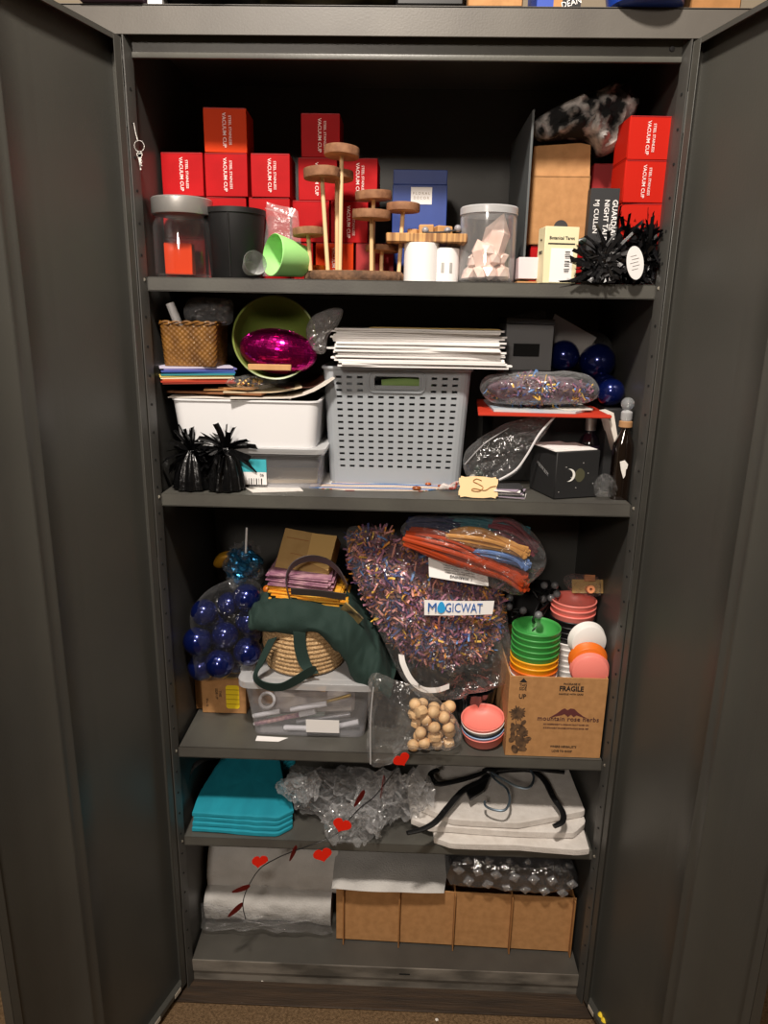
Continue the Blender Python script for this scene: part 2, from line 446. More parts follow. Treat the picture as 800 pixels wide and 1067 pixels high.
bm = nb(); box2(bm, (.006, -.0008, .0), (.034, 0, .06)); pn = mk('dark_panel', bm, M['blackmatte'], t)
text('DEAN', .012, on_front(.02, -.001, .008, .25), M['white'], pn)
bm = nb(); box2(bm, (at(84, 4, 0).x, -.008, RZ), (at(150, 4, 0).x, .13, RZ+.05), .003); solo('book', bm, mat('dark plum cover', '#3a2433', .5), 'dark plum coloured book at the left end of the cabinet roof', 'book')
bm = nb(); prism(bm, [(at(153, 4, 0).x, .004), (at(168, 4, 0).x, .004), (at(165, 4, 0).x, .1), (at(150, 4, 0).x, .1)], FLAT(RZ), 0, .03); solo('paper_pad', bm, M['white'], 'white paper pad between the plum book and the black pouch on the roof', 'paper')
bm = nb(); puff(bm, [(at(172, 4, 0).x, -.012), (at(258, 4, 0).x, -.014), (at(262, 4, 0).x, .12), (at(172, 4, 0).x, .13)], .03, FLAT(RZ+.03), amp=.004, seed=3); solo('pouch', bm, M['blackmatte'], 'black pouch lying on the left half of the cabinet roof', 'pouch')
bm = nb(); puff(bm, [(at(272, 4, 0).x, -.01), (at(330, 4, 0).x, -.018), (at(408, 4, 0).x, -.01), (at(405, 4, 0).x, .13), (at(268, 4, 0).x, .13)], .032, FLAT(RZ+.032), amp=.006, seed=5); solo('cloth_bundle', bm, mat('dark olive cloth', '#3d371f', .9, bump=.3), 'dark olive cloth bundle near the middle of the cabinet roof', 'cloth')
bm = nb(); box2(bm, (at(412, 4, 0).x, .003, RZ), (at(484, 4, 0).x, .14, RZ+.07), .004); solo('case', bm, M['black'], 'black case beside the kraft carton on the cabinet roof', 'case')
bm = nb(); box2(bm, (at(722, 4, 0).x, .01, RZ), (at(775, 4, 0).x, .12, RZ+.06), .002); solo('wooden_box', bm, M['kraftd'], 'orange brown wooden box at the far right of the cabinet roof', 'box')

# ================================================================ shelf 1: cup boxes
M['red'] = mat('red card', '#ad0d13', .6, spec=.15, col2='#a00a10', ns=20)
M['redr'] = mat('warm red card', '#b81c0d', .6, spec=.15)
M['redo'] = mat('orange red card', '#cf3a0c', .6, spec=.12)
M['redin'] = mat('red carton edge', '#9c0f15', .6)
def cup_box(x, y, z, w, h, d, rz, label, m='red', txt=True, grp='vacuum cup boxes'):
    t = thing('cup_box', label, 'box', (x, y, z), (0, 0, rz), grp)
    bm = nb(); addbox(bm, (0, d/2, h/2), (w, d, h), None, .0007)
    addbox(bm, (-w*.5-.0003, d*.5, h*.5), (.0006, d*.94, h*.9))
    mk('carton_body', bm, M[m], t)
    bm = nb(); addbox(bm, (0, -.0003, h*.985), (w*.96, .0006, .0012)); mk('lid_flap', bm, M['redin'], t)
    if txt:
        text('STEEL STAINLESS', h*.088, on_front(w*.11, -.0004, h*.5, -PI/2), M['whiteink'], t, bold=.006)
        text('VACUUM CUP', h*.122, on_front(-.002, -.0004, h*.5, -PI/2), M['whiteink'], t, bold=.01)
    return t
H = .0745
def cb(x0, x1, py, Y, row, label, m='red', rz=None, txt=True, H=.0745):
    rz = rnd.uniform(-.035, .035) if rz is None else rz
    a, b = at(x0, py, Y).x, at(x1, py, Y).x
    w = b - a; d = .078
    if b > .4515: a -= (b - .4515)*.35; b = .4515
    if a < -.452: b += -.452 - a; a = -.452
    return cup_box((a+b)/2, Y, S1 + row*(H+.0006), w, H, d, rz, label, m, txt)
YL, YM, YR = .135, .165, .055
cb(169, 212, 190, YL, 2, 'red cup box at the left end of the left pile, third row up')
cb(214, 258, 190, YL, 2, 'red cup box in the left pile directly under the orange red one')
cb(262, 302, 193, YL, 2, 'red cup box at the right end of the left pile, next to the empty gap')
cb(213, 257, 145, YL, 3, 'orange red cup box alone on top of the left pile', 'redo', rz=.04)
for i, (a, b) in enumerate(((170, 212), (216, 257), (260, 302))):
    cb(a, b, 235, YL+.003, 1, ['red cup box in the second row of the left pile, behind the lidded jar', 'red cup box in the second row of the left pile, just over the black pot', 'red cup box in second row of the left pile, behind the zip bag'][i], txt=False)
    cb(a+1, b+1, 275, YL+.001, 0, ['red cup box standing on the shelf behind the lidded glass jar', 'red cup box standing on the shelf behind the black pot', 'red cup box standing on the shelf behind the pale green cup'][i], txt=False)
cb(314, 354, 150, YM, 3, 'red cup box alone on top of the middle pile, behind the tallest wood disc')
cb(311, 351, 194, YM, 2, 'red cup box in the middle pile right below its top box')
cb(354, 393, 194, YM, 2, 'red cup box in the middle pile beside the blue box')
cb(304, 343, 238, YM, 1, 'red cup box in second row of the middle pile, left of sticks', txt=False)
cb(345, 383, 238, YM, 1, 'red cup box in second row of the middle pile, right of sticks')
cb(289, 326, 275, YM+.004, 0, 'red cup box on the shelf at the left foot of the middle pile', txt=False)
cb(329, 368, 275, YM, 0, 'bright orange red cup box on the shelf behind the tall sticks', 'redo')
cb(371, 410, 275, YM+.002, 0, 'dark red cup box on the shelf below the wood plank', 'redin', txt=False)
cb(660, 703, 145, YR, 3, 'red cup box on top of the right pile beside the dark patterned cloth', 'redr', rz=.03, H=.068)
cb(656, 699, 190, YR, 2, 'red cup box second from top of the right pile, above the tinsel', 'redr', H=.068)
cb(652, 694, 233, YR+.002, 1, 'red cup box of the right pile half covered by tinsel', 'redr', rz=-.03, txt=False, H=.068)
cb(648, 690, 275, YR+.003, 0, 'red cup box at the foot of the right pile behind the tinsel', 'redr', txt=False, H=.068)
cb(552, 583, 275, .155, 0, 'red cup box on the shelf under the left of the brown flap box', txt=False)
cb(585, 622, 275, .155, 0, 'red cup box on the shelf under the right of the brown flap box', txt=False)

# ---------------------------------------------------------------- glass jar with steel lid
c = at(180, 289, FY+.06); c.z = S1; c.x = max(c.x, -.397)
t = thing('glass_jar', 'clear glass jar with wide brushed steel lid at the left end of top shelf', 'jar', c)
r = .0535
bm = nb(); lathe(bm, [(.0001, 0), (r-.006, 0), (r, .006), (r, .088), (r-.004, .1), (r-.006, .108), (r-.0085, .108), (r-.0065, .1), (r-.0025, .088), (r-.0025, .008), (r-.008, .005), (.0001, .005)], 48); mk('jar_body', bm, M['jar'], t)
bm = nb(); lathe(bm, [(.0001, .108), (r+.0005, .108), (r+.001, .109), (r+.001, .134), (r-.001, .136), (.0001, .136)], 48); mk('jar_lid', bm, M['steel'], t)
bm = nb(); addbox(bm, (-.012, .01, .034), (.05, .03, .055), Matrix.Rotation(.1, 3, 'Z'), .001)
for v in bm.verts: v.co += c
solo('card_packet', bm, M['redo'], 'orange red card packet inside the steel lidded jar', 'packet')
# ---------------------------------------------------------------- black pot
c = at(244, 280, .105); c.x += .004; c.z = S1
t = thing('plant_pot', 'black plastic plant pot between the lidded jar and green cup', 'pot', c)
bm = nb(); lathe(bm, [(.0001, 0), (.044, 0), (.046, .002), (.0555, .112), (.0575, .113), (.0575, .122), (.0545, .122), (.053, .113), (.0435, .004), (.0001, .004)], 48); mk('pot_body', bm, mat('pot plastic', '#0f0f10', .55), t)
bm = nb()
tube(bm, [(0, -.0465, .004), (.001, -.0565, .112)], .0016, 6); mk('mould_seam', bm, M['black'], t)
# ---------------------------------------------------------------- pale green cup on its side, small clear cup
def axis_m(c, ax):
    return Matrix.Translation(c) @ V(ax).to_track_quat('Z', 'Y').to_matrix().to_4x4()
c = at(300, 272, .068); c.z = S1 + .0375
bm = nb(); lathe(bm, [(.0001, -.033), (.026, -.033), (.028, -.031), (.037, .031), (.036, .032), (.027, -.028), (.0001, -.029)], 40, axis_m(c, (-.75, -.62, .12)))
solo('paper_cup', bm, mat('pale mint green card', '#a5e58c', .6), 'pale mint green cup lying on its side at shelf front', 'cup')
c = at(263, 281, .034); c.z = S1 + .0215
bm = nb(); lathe(bm, [(.0001, -.016), (.013, -.016), (.0215, .016), (.021, .017), (.0125, -.013), (.0001, -.014)], 24, axis_m(c, (.5, -.8, .25)))
solo('plastic_cup', bm, film('smoky plastic', tint='#c9cfc4', base=.25, edge=.5, haze=.6, bump=.2), 'small smoky clear cup lying beside the mint green cup', 'cup')
bm = nb(); o = [at(276, 209, .1), at(309, 217, .1), at(312, 250, .1), at(308, 287, .1), at(270, 287, .1), at(273, 250, .1)]
puff(bm, [(q.x, q.z if q.z > S1+.006 else S1+.006) for q in o], .008, FRONT(.118), n=48, rings=8, amp=.003, ns=40, seed=4, sharp=True)
tube(bm, [at(276, 217, .108), at(292, 221, .107), at(309, 226, .108)], .0012, 6)
solo('zip_bag', bm, M['milky'], 'empty clear zip bag standing behind the mint green cup', 'bag')
c = at(331, 276, .14); c.z = S1
bm = nb(); lathe(bm, [(.0001, 0), (.011, 0), (.014, .004), (.0165, .03), (.016, .0305), (.013, .005), (.0001, .003)], 24, Matrix.Translation(c)); solo('silicone_cup', bm, mat('orange silicone', '#f07a12', .5), 'small orange cup behind the shortest wood disc', 'cup')

# ---------------------------------------------------------------- wood disc display on bark slab
yc = .083
x0, x1 = at(318, 288, yc).x, at(422, 288, yc).x
t = thing('disc_display', 'wooden display of discs on dowels over a bark edged slab', 'display stand', ((x0+x1)/2, yc, S1))
rx, ry = (x1-x0)/2, .042
bm = nb()
lathe(bm, [(.0001, 0), (.96, 0), (1.0, .003), (1.0, .012), (.95, .0165), (.0001, .0165)], 72, Matrix.Diagonal((rx, ry, 1, 1)), fn=lambda a, z: 1 + .05*nz((math.cos(a)*2, math.sin(a)*2, 0), 3, 2) + .025*nz((math.cos(a)*9, math.sin(a)*9, z*50), 2, 4))
mk('slab', bm, M['bark'], t)
bm = nb(); lathe(bm, [(.0001, .0162), (.93, .0168), (.93, .0172), (.0001, .0174)], 48, Matrix.Diagonal((rx, ry, 1, 1))); mk('slab_top', bm, M['woodcut'], t)
def disc(cx, top, bot, hw, sx, Y, m=None):
    p = at(cx, (top+bot)/2, Y); th = (zat(top, Y) - zat(bot, Y))
    r = hw * (p - CAM).length * .97 / F
    loc = p - t.location
    b2 = nb(); tube(b2, [V((at(sx, 282, Y).x - t.location.x, loc.y, .0165)), V((loc.x, loc.y, loc.z))], .0038, 10)
    st = mk('dowel', b2, M['dowel'], t)
    b2 = nb(); h = th*.62
    lathe(b2, [(r*.985, -h/2), (r, -h*.35), (r, h*.35), (r*.985, h/2)], 36, Matrix.Translation(loc) @ Matrix.Rotation(rnd.uniform(-.06, .06), 4, 'X') @ Matrix.Rotation(rnd.uniform(-.07, .07), 4, 'Y'), caps=True, fn=lambda a, z: 1 + .02*nz((math.cos(a)*3, math.sin(a)*3, z*20), 2, int(cx)))
    for f in b2.faces:
        if len(f.verts) > 4: f.material_index = 1
    mk('wood_disc', b2, [M['discside'], M['woodcut']], t)
M['dowel'] = mat('pale dowel wood', '#e6c698', .6, col2='#d8b380', ns=30, stretch=(1, 1, .1))
M['discside'] = mat('disc bark edge', '#94694a', .8, col2='#7a5238', ns=70, bump=.3)
for a in ((356, 151, 166, 17, 354, .075), (335, 173, 189, 17.5, 341.5, .062), (351, 177, 190, 16, 351, .1), (389, 197, 211, 18, 388.5, .1), (387, 217, 231, 19, 387, .065), (420, 210, 223, 16.5, 415.5, .085), (321, 236, 248, 15.5, 323.5, .068), (398, 255, 264, 17, 397, .115)): disc(*a)

# ---------------------------------------------------------------- blue box, plank, rolls
Y = .21; a, b = at(409, 200, Y), at(466, 200, Y); w = b.x - a.x; h = zat(176, Y, 437) - S1
t = thing('gift_box', 'royal blue carton with small white label behind the wood plank', 'box', ((a.x+b.x)/2, Y, S1))
M['blue'] = mat('navy blue card', '#27438f', .5, col2='#223b82', ns=15)
bm = nb(); addbox(bm, (0, .05, (h-.028)/2), (w, .1, h-.028), None, .001); mk('carton_body', bm, M['blue'], t)
bm = nb(); addbox(bm, (0, .05, h-.0145), (w*.985, .098, .027), None, .001); mk('lid_flap', bm, M['blue'], t)
lw, lz = 22/57*w, zat(204, Y, 437) - S1
bm = nb(); addbox(bm, (-.001+.004, -.0004, lz), (lw, .0006, .031)); lb = mk('label', bm, M['white'], t)
text('F L O R A L\nD E C O R', .0068, on_front(.003, -.0008, lz), mat('tan ink', '#a08f7c', .7), lb, line=1.2)
zr = zat(252, .075, 437) - S1
def roll(cx, hw, top, Y, label, m, ro):
    p = at(cx, 285, Y); r = hw * (p-CAM).length * .97 / F; h = zat(top, Y-r, cx) - S1
    t = thing('label_roll', label, 'roll', (p.x, Y, S1), (0, 0, ro), 'label rolls on the top shelf')
    bm = nb(); lathe(bm, [(r*.45, .0), (r, 0), (r, h), (r*.45, h), (r*.45, 0)], 40); mk('paper_roll', bm, m, t)
    bm = nb(); lathe(bm, [(r*.4, .001), (r*.45, .001), (r*.45, h-.0005), (r*.4, h-.0005), (r*.4, .001)], 24); mk('core', bm, M['kraft'], t)
    return t, r, h
t1, r1, h1 = roll(438.5, 17.5, 252, .075, 'white paper label roll, the wide one in front of blue box', M['white'], 0)
bm = nb()
for k in range(3): lathe(bm, [(r1+.0002, .018), (r1+.0004, .018), (r1+.0004, .052), (r1+.0002, .052)], 30, Matrix.Rotation(0, 4, 'Z'))
bm.free()
t2, r2, h2 = roll(463, 14, 258, .082, 'narrow label roll with grey marks beside the pink crystal jar', M['white'], 0)
for k, a in enumerate((-.5, .1)):
    bm = nb(); ang = -PI/2 + a + .3
    lathe(bm, [(.0001, 0), (.004, 0)], 4) if False else None
    addbox(bm, ((r2+.0002)*math.cos(ang), (r2+.0002)*math.sin(ang), h2*.42), (.0055, .0006, h2*.3), Matrix.Rotation(ang+PI/2, 3, 'Z'), .0002); mk('gap_mark', bm, mat('grey print', '#a9a7a3', .7) if k == 0 else bpy.data.materials['grey print'], t2)
zp = S1 + max(h1, h2) + .0005
Y = .05; xa, xb = at(402, 246, Y).x, at(487, 246, Y).x
bm = nb(); bm2 = None
addbox(bm, ((xa+xb)/2, Y+.06, zp+.0075), (xb-xa, .12, .015), None, .0015)
solo('wood_plank', bm, mat('striped pine', '#c99a5f', .6, col2='#8a5f38', ns=26, stretch=(6, .15, .2), lo=.42, hi=.58, bump=.1), 'short pine plank lying across the tops of label rolls', 'plank')
zq = zp + .0153
for i, (px, w, h, d, lb) in enumerate(((432, .02, .011, .03, 'leftmost wood chunk on the pine plank'), (444, .028, .018, .04, 'tallest wood chunk on the pine plank'), (460, .03, .016, .04, 'wood chunk on the pine plank nearest the crystal jar'))):
    bm = nb(); p = at(px, 238, .1); addbox(bm, (p.x, .1, zq+h/2), (w, d, h), Matrix.Rotation((i-1)*.35, 3, 'Z'), .002); rough_up(bm, .003, 60, i, zq)
    solo('wood_chunk', bm, M['wood'], lb, 'wood', 'wood chunks on the plank', ang=.3)
p = at(455, 238, .06)
t = thing('twig', 'dark twig with frosted beads lying on the pine plank', 'twig', (p.x, .07, zq))
bm = nb(); tube(bm, [(-.025, 0, .004), (-.01, -.004, .002), (.012, .002, .004), (.034, -.002, .007), (.045, .004, .006)], .0016, 6); mk('stem', bm, M['dark'], t)
for q in ((-.02, .003, .0065), (.038, .002, .0105), (.02, .006, .007)):
    bm = nb(); sphere(bm, q, .0065, 12); mk('bead', bm, M['jar'] if False else mat('frosted bead', '#8f8d92', .25), t) if 'frosted bead' not in bpy.data.materials else mk('bead', bm, bpy.data.materials['frosted bead'], t)

# ---------------------------------------------------------------- pink crystal jar
Y = .085; p = at(506, 290, Y); r = 28 * (p-CAM).length * .965 / F
h = zat(210, Y-r, 506) - S1
t = thing('storage_jar', 'clear plastic jar of pink crystals with a clear screw lid', 'jar', (p.x, Y, S1))
bm = nb(); lathe(bm, [(.0001, 0), (r-.004, 0), (r, .004), (r, h-.02), (r-.003, h-.016), (r-.003, h-.012), (r-.005, h-.012), (r-.005, h-.017), (r-.002, h-.021), (r-.002, .006), (r-.006, .003), (.0001, .003)], 48); mk('jar_body', bm, M['jarp'], t)
bm = nb(); lathe(bm, [(.0001, h-.003), (r-.001, h-.003), (r+.001, h-.005), (r+.001, h-.016), (r, h-.016), (r, h-.006), (.0001, h-.005)], 64, fn=lambda a, z: 1 + .006*math.sin(a*60)); mk('jar_lid', bm, M['lidp'], t)
M['quartz'] = mat('rose quartz', '#edc9ba', .3, col2='#f6e3da', ns=25, coat=.3)
def crystal(c, r, L, dirv, seed, label):
    bm = nb(); mt = axis_m(V((0, 0, 0)), dirv); rr = random.Random(seed)
    prof = [(r*.55, -L*.5), (r, -L*.36), (r*.95, L*.18), (.0006, L*.5)]
    ph = rr.uniform(0, 6)
    lathe(bm, prof, 6, mt @ Matrix.Rotation(ph, 4, 'Z'), caps=True, fn=lambda a, z: 1 + .18*nz((a, z*20, seed), 1.3, seed))
    for v in bm.verts: v.co += c
    solo('crystal', bm, M['quartz'], label, 'crystal', 'rose quartz pieces in the jar', smooth=False)
crystal(V((p.x+.012, Y-.006, S1+.072)), .0235, .098, (.28, -.1, 1), 1, 'tall pointed pink crystal standing in the clear jar')
crystal(V((p.x-.012, Y-.018, S1+.05)), .019, .052, (-.35, -.2, 1), 2, 'pointed pink crystal at the left inside the clear jar')
lb = 'rough pink quartz chunk heaped in the clear jar'
for k in range(17):
    a = k*2.4; rr = .03 if k < 8 else .024; zz = .015 if k < 8 else .036 if k < 14 else .055
    q = V((p.x + rr*math.cos(a), Y + rr*math.sin(a), S1 + zz + rnd.uniform(0, .006)))
    bm = nb(); bmesh.ops.create_icosphere(bm, subdivisions=1, radius=.0145)
    rough_up(bm, .008, 60, k)
    for v in bm.verts: v.co += q
    solo('crystal_chunk', bm, M['quartz'], lb, 'crystal', 'rose quartz pieces in the jar', smooth=False)

# ---------------------------------------------------------------- grey board, brown box, cloth, book, tarot box
Y0 = .1; p = at(550, 190, Y0); x = p.x; zt = zat(114, Y0, 550)
bm = nb(); prism(bm, [(x, Y0), (x+.004, Y0), (x+.004, .36), (x, .36)], FLAT(S1), 0, zt-S1, bevel=.0008)
solo('backing_board', bm, mat('smoky grey board', '#55595a', .45), 'tall grey board standing on edge beside the brown flap box', 'board')
Y = .15; a, b = at(549, 220, Y), at(612, 220, Y); zb = S1 + H + .001; zt = zat(183, Y, 580); w = b.x-a.x
t = thing('carton', 'plain brown carton with one flap raised, standing on two red boxes', 'box', ((a.x+b.x)/2, Y, zb), (0, 0, -.02))
bm = nb(); d = .09; h = zt - zb
for q, s in (((0, .001, h/2), (w, .002, h)), ((0, d-.001, h/2), (w, .002, h)), ((-w/2+.001, d/2, h/2), (.002, d, h)), ((w/2-.001, d/2, h/2), (.002, d, h)), ((0, d/2, .001), (w, d, .002)), ((0, d/2, h-.002), (w, d, .002))): addbox(bm, q, s)
mk('carton_body', bm, M['kraft'], t)
bm = nb(); hf = zat(149, Y, 580) - zt
prism(bm, [(-w/2+.003, 0), (w/2-.001, 0), (w/2-.003, hf*.98), (w*.3, hf*1.04), (-w/2+.006, hf*.93)], lambda u, v, ww: V((u, .002 + ww + v*.12, h + v)), 0, .002); mk('flap', bm, M['kraft'], t)
zc = zb + h + .002
def tie(): return mat('black and white tie dye', '#161617', .9, col2='#e0d8d3', ns=24, lo=.47, hi=.68)
bm = nb(); Y = .19
o = [at(553, 138, Y), at(575, 118, Y), (at(610, 104, Y)), at(640, 93, Y), at(655, 105, Y), at(652, 135, Y), at(640, 162, Y), at(622, 168, Y), at(606, 152, Y), at(575, 150, Y), at(556, 150, Y)]
puff(bm, [(q.x, q.z) for q in o], .05, FRONT(.16), n=72, rings=14, amp=.016, ns=26, seed=8, ridge=.02)
solo('cloth', bm, tie(), 'crumpled black and white tie dye cloth on top of brown carton', 'cloth')
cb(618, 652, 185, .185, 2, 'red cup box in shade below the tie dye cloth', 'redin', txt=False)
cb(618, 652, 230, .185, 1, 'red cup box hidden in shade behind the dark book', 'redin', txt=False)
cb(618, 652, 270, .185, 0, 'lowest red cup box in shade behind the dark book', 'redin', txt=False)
Y = .028; a, b = at(614, 220, Y), at(644, 220, Y); h = zat(196, Y, 630) - S1; w = b.x-a.x
t = thing('book', 'dark paperback with white sideways lettering between brown carton and red pile', 'book', ((a.x+b.x)/2, Y, S1))
bm = nb(); addbox(bm, (0, .0115, h/2), (w, .023, h), None, .0006); mk('cover', bm, mat('star speckled cover', '#2a2a2c', .5, col2='#8d8d8d', ns=160, lo=.74, hi=.8), t)
bm = nb(); addbox(bm, (.0008, .0115, h/2+.0006), (w-.002, .02, h-.001)); mk('pages', bm, M['white'], t)
text('THE', .006, on_front(.011, -.0004, h*.6, -PI/2), M['white'], t, bold=.01)
text('GUARDIAN', .0125, on_front(.0178, -.0004, h-.018, -PI/2), M['white'], t, bold=.012, name='title_text', align='LEFT')
text('NIGHT TALES', .0115, on_front(.004, -.0004, h-.018, -PI/2), M['white'], t, bold=.012, name='title_text', align='LEFT')
text('MJ CULLEN', .011, on_front(-.013, -.0004, h-.018, -PI/2), M['white'], t, bold=.006, name='author_text', align='LEFT')
Y = FY+.012; a, b = at(567, 270, Y), at(603, 270, Y); w = b.x-a.x; h = zat(236, Y, 585) - S1
t = thing('card_deck_box', 'cream card deck box with barcode label standing at shelf front', 'box', ((a.x+b.x)/2-.002, Y, S1), (0, 0, .12))
M['cream'] = mat('cream card', '#e6dcb4', .6)
bm = nb(); addbox(bm, (0, .02, h/2), (w, .04, h), None, .0008); mk('carton_body', bm, M['cream'], t)
bm = nb(); addbox(bm, (.002, -.0003, h*.32), (w*.66, .0005, h*.6)); lb = mk('barcode_label', bm, M['white'], t)
for k in range(14):
    if k in (3, 8): continue
    bm = nb(); addbox(bm, (.012, -.0008, h*.2 + k*.0026), (.008 + (k % 3)*.0008, .0004, (.0008, .0015, .0011)[k % 3])); mk('bar', bm, M['ink'], lb)
bm = nb(); addbox(bm, (0, -.0003, h*.7), (w*.8, .0005, .0022)); mk('printed_rule', bm, M['ink'], t)
text('Botanical Tarot', .0072, on_front(0, -.0005, h*.8), M['ink'], t, bold=.01)
text('the', .006, Matrix.Translation((-w/2-.0005, .02, h*.78)) @ Matrix.Rotation(-PI/2, 4, 'Z') @ RX90, M['ink'], t)
text('DECK', .007, Matrix.Translation((-w/2-.0005, .02, h*.55)) @ Matrix.Rotation(-PI/2, 4, 'Z') @ RX90, M['ink'], t)
bm = nb(); lathe(bm, [(.0001, 0), (.013, 0), (.013, .0006), (.0001, .0006)], 24, Matrix.Translation((0, .012, h-.001)) @ RX90); mk('thumb_notch', bm, M['dark'], t)
Y = .06; a, b = at(540, 280, Y), at(563, 280, Y); h = zat(268, Y, 550) - S1
t = thing('small_box', 'small pinkish white box between crystal jar and card deck box', 'box', ((a.x+b.x)/2, Y, S1))
bm = nb(); addbox(bm, (0, .02, h*.5+.004), (b.x-a.x, .04, h-.008), None, .001); mk('carton_body', bm, mat('pinkish white card', '#dcc9cc', .6), t)
bm = nb(); addbox(bm, (0, .02, .002), (b.x-a.x+.002, .042, .004)); mk('kraft_base', bm, M['kraft'], t)

# ---------------------------------------------------------------- tinsel garland with oval tag
M['tinsel'] = mat('black foil', '#1a1a1c', .2, .3, spec=1)
def tinsel(bm, path, rad, n, length, w, seed, zmin=.0006):
    rr = random.Random(seed)
    for k in range(n):
        u = rr.random() * (len(path)-1); i = int(u); p = V(path[i]).lerp(V(path[i+1]), u-i)
        d = V((rr.gauss(0, 1), rr.gauss(0, 1), rr.gauss(0, 1))).normalized()
        L = length * rr.uniform(.5, 1.1); s = d.orthogonal().normalized()
        s = Matrix.Rotation(rr.uniform(0, 6), 3, d) @ s
        cv = V((rr.gauss(0, .4), rr.gauss(0, .4), rr.gauss(0, .4)))
        pr = None; st = p + d * rad * .2
        for j in range(4):
            q = st + d * L * j/3 + cv * L * (j/3)**2
            q.z = max(q.z, zmin)
            row = (bm.verts.new(q - s*w/2), bm.verts.new(q + s*w/2))
            if pr: bm.faces.new((pr[0], pr[1], row[1], row[0]))
            pr = row
g = [at(618, 279, .018), at(626, 284, .016), at(624, 270, .018), at(634, 270, .015), at(640, 280, .03), at(668, 279, .045), at(682, 262, .05), at(672, 245, .06), at(648, 250, .07), at(622, 262, .08), at(640, 268, .05), at(680, 282, .045)]
t = thing('tinsel_garland', 'heap of black foil tinsel with an oval white tag', 'garland', (at(640, 280, .045).x, .055, S1))
bm = nb(); tinsel(bm, [q - t.location for q in g], .014, 1350, .036, .0072, 5)
for v in bm.verts:
    wx = v.co + t.location
    if wx.x > .446: v.co.x = .446 - t.location.x
    if wx.y < .004: v.co.y = .004 - t.location.y + (wx.y - .004)*.15
    v.co.z = max(v.co.z, .0006)
mk('foil_strands', bm, M['tinsel'], t, smooth=False)
bm = nb(); tube(bm, [q - t.location for q in g], .004, 6); mk('core_cord', bm, M['black'], t)
c = at(661.5, 274, -.003) - t.location
mt = Matrix.Translation(c) @ Matrix.Rotation(.3, 4, 'Z') @ RX90 @ Matrix.Rotation(.25, 4, 'Z')
bm = nb(); lathe(bm, [(.0001, 0), (1, 0), (1, 1), (.0001, 1)], 40, mt @ Matrix.Diagonal((.0165, .0275, .0006, 1))); tg = mk('oval_tag', bm, M['white'], t)
for k in range(5):
    bm = nb(); addbox(bm, mt @ V((-.002 + (k % 2)*.003, .012 - k*.0055, .0008)), (.016 - abs(k-2)*.002, .0003, .0007), mt.to_3x3() @ Matrix.Rotation(PI/2, 3, 'X')); mk('print_line', bm, mat('grey print line', '#77736f', .7) if k == 0 else bpy.data.materials['grey print line'], tg)
bm = nb(); pts = [at(600, 252, .03), at(608, 247, .03), at(622, 245, .03), at(629, 249, .03), at(622, 253, .03), at(608, 254, .03)]
puff(bm, [(q.x, q.z) for q in pts], .003, FRONT(.04), n=24, rings=4, amp=.001); solo('plastic_leaf', bm, mat('dark green plastic', '#23302a', .3), 'dark green glossy leaf poking from the tinsel left side', 'leaf')
# ================================================================ shelf 2, left: tub, white bin, papers, basket, bowl
def rrect(hx, hy, r, n=6):
    o = []
    for cx, cy, a0 in ((hx-r, hy-r, 0), (-hx+r, hy-r, PI/2), (-hx+r, -hy+r, PI), (hx-r, -hy+r, 3*PI/2)):
        for k in range(n+1):
            a = a0 + PI/2*k/n; o.append((cx + r*math.cos(a), cy + r*math.sin(a)))
    return o
def loft(bm, secs, cap0=True, cap1=True, mi=0):
    """secs: list of closed point loops of equal count"""
    R = [[bm.verts.new(V(p)) for p in s] for s in secs]; n = len(R[0])
    for a, b in zip(R, R[1:]):
        for i in range(n): bm.faces.new((a[i], a[(i+1) % n], b[(i+1) % n], b[i])).material_index = mi
    if cap0: bm.faces.new(R[0][::-1]).material_index = mi
    if cap1: bm.faces.new(R[-1]).material_index = mi
def sec(hx, hy, r, z, c=(0, 0)): return [(c[0]+x, c[1]+y, z) for x, y in rrect(hx, hy, r)]
def tubmesh(bm, hx, hy, h, taper, wall=.0018, r=.014, rim=.006):
    b = 1 - taper
    loft(bm, [sec(hx*b, hy*b, r, 0), sec(hx, hy, r, h-.004), sec(hx+rim, hy+rim, r+rim, h-.003), sec(hx+rim, hy+rim, r+rim, h), sec(hx-wall, hy-wall, r, h), sec(hx*b-wall, hy*b-wall, r, .0025)], True, True)

# clear tub with lid
Y = .075; zb = S2
xL, xR = xat(232, Y, 480), xat(334, Y, 480); zt = zat(473, Y, 300); zl = zat(463.5, Y, 300)
t = thing('storage_tub', 'flat clear plastic tub with milky lid under the white bin', 'tub', ((xL+xR)/2, Y+.1, S2))
hx = (xR-xL)/2; h = zt - S2
bm = nb(); tubmesh(bm, hx, .1, h, .05); mk('tub_body', bm, M['tub'], t)
bm = nb(); loft(bm, [sec(hx+.008, .108, .02, h+.0005), sec(hx+.01, .11, .02, h+.004), sec(hx+.01, .11, .02, h+.011), sec(hx+.006, .106, .018, h+.013)]); mk('tub_lid', bm, M['lidp'], t)
lx = xat(262, Y, 480) - t.location.x
bm = nb(); addbox(bm, (lx, -.1012, h*.46), (.058, .0006, .05), Matrix.Rotation(.05, 3, 'X')); lb = mk('label', bm, M['white'], t)
bm = nb(); addbox(bm, (lx, -.1020, h*.46+.0135), (.059, .0006, .026), Matrix.Rotation(.05, 3, 'X')); mk('teal_band', bm, mat('teal print', '#3fb0bd', .6), lb)
text('06', .008, on_front(lx+.02, -.1018, h*.38), M['ink'], lb)
for k in range(6):
    bm = nb(); addbox(bm, (lx - .006 + k*.005, -.1012, h*.2), (.0022 if k % 2 else .001, .0006, .012)); mk('bar', bm, M['ink'], lb)
bm = nb(); addbox(bm, (.02, 0, .006), (hx*1.2, .12, .008), Matrix.Rotation(.1, 3, 'Z'), .001); bmo = V(t.location)
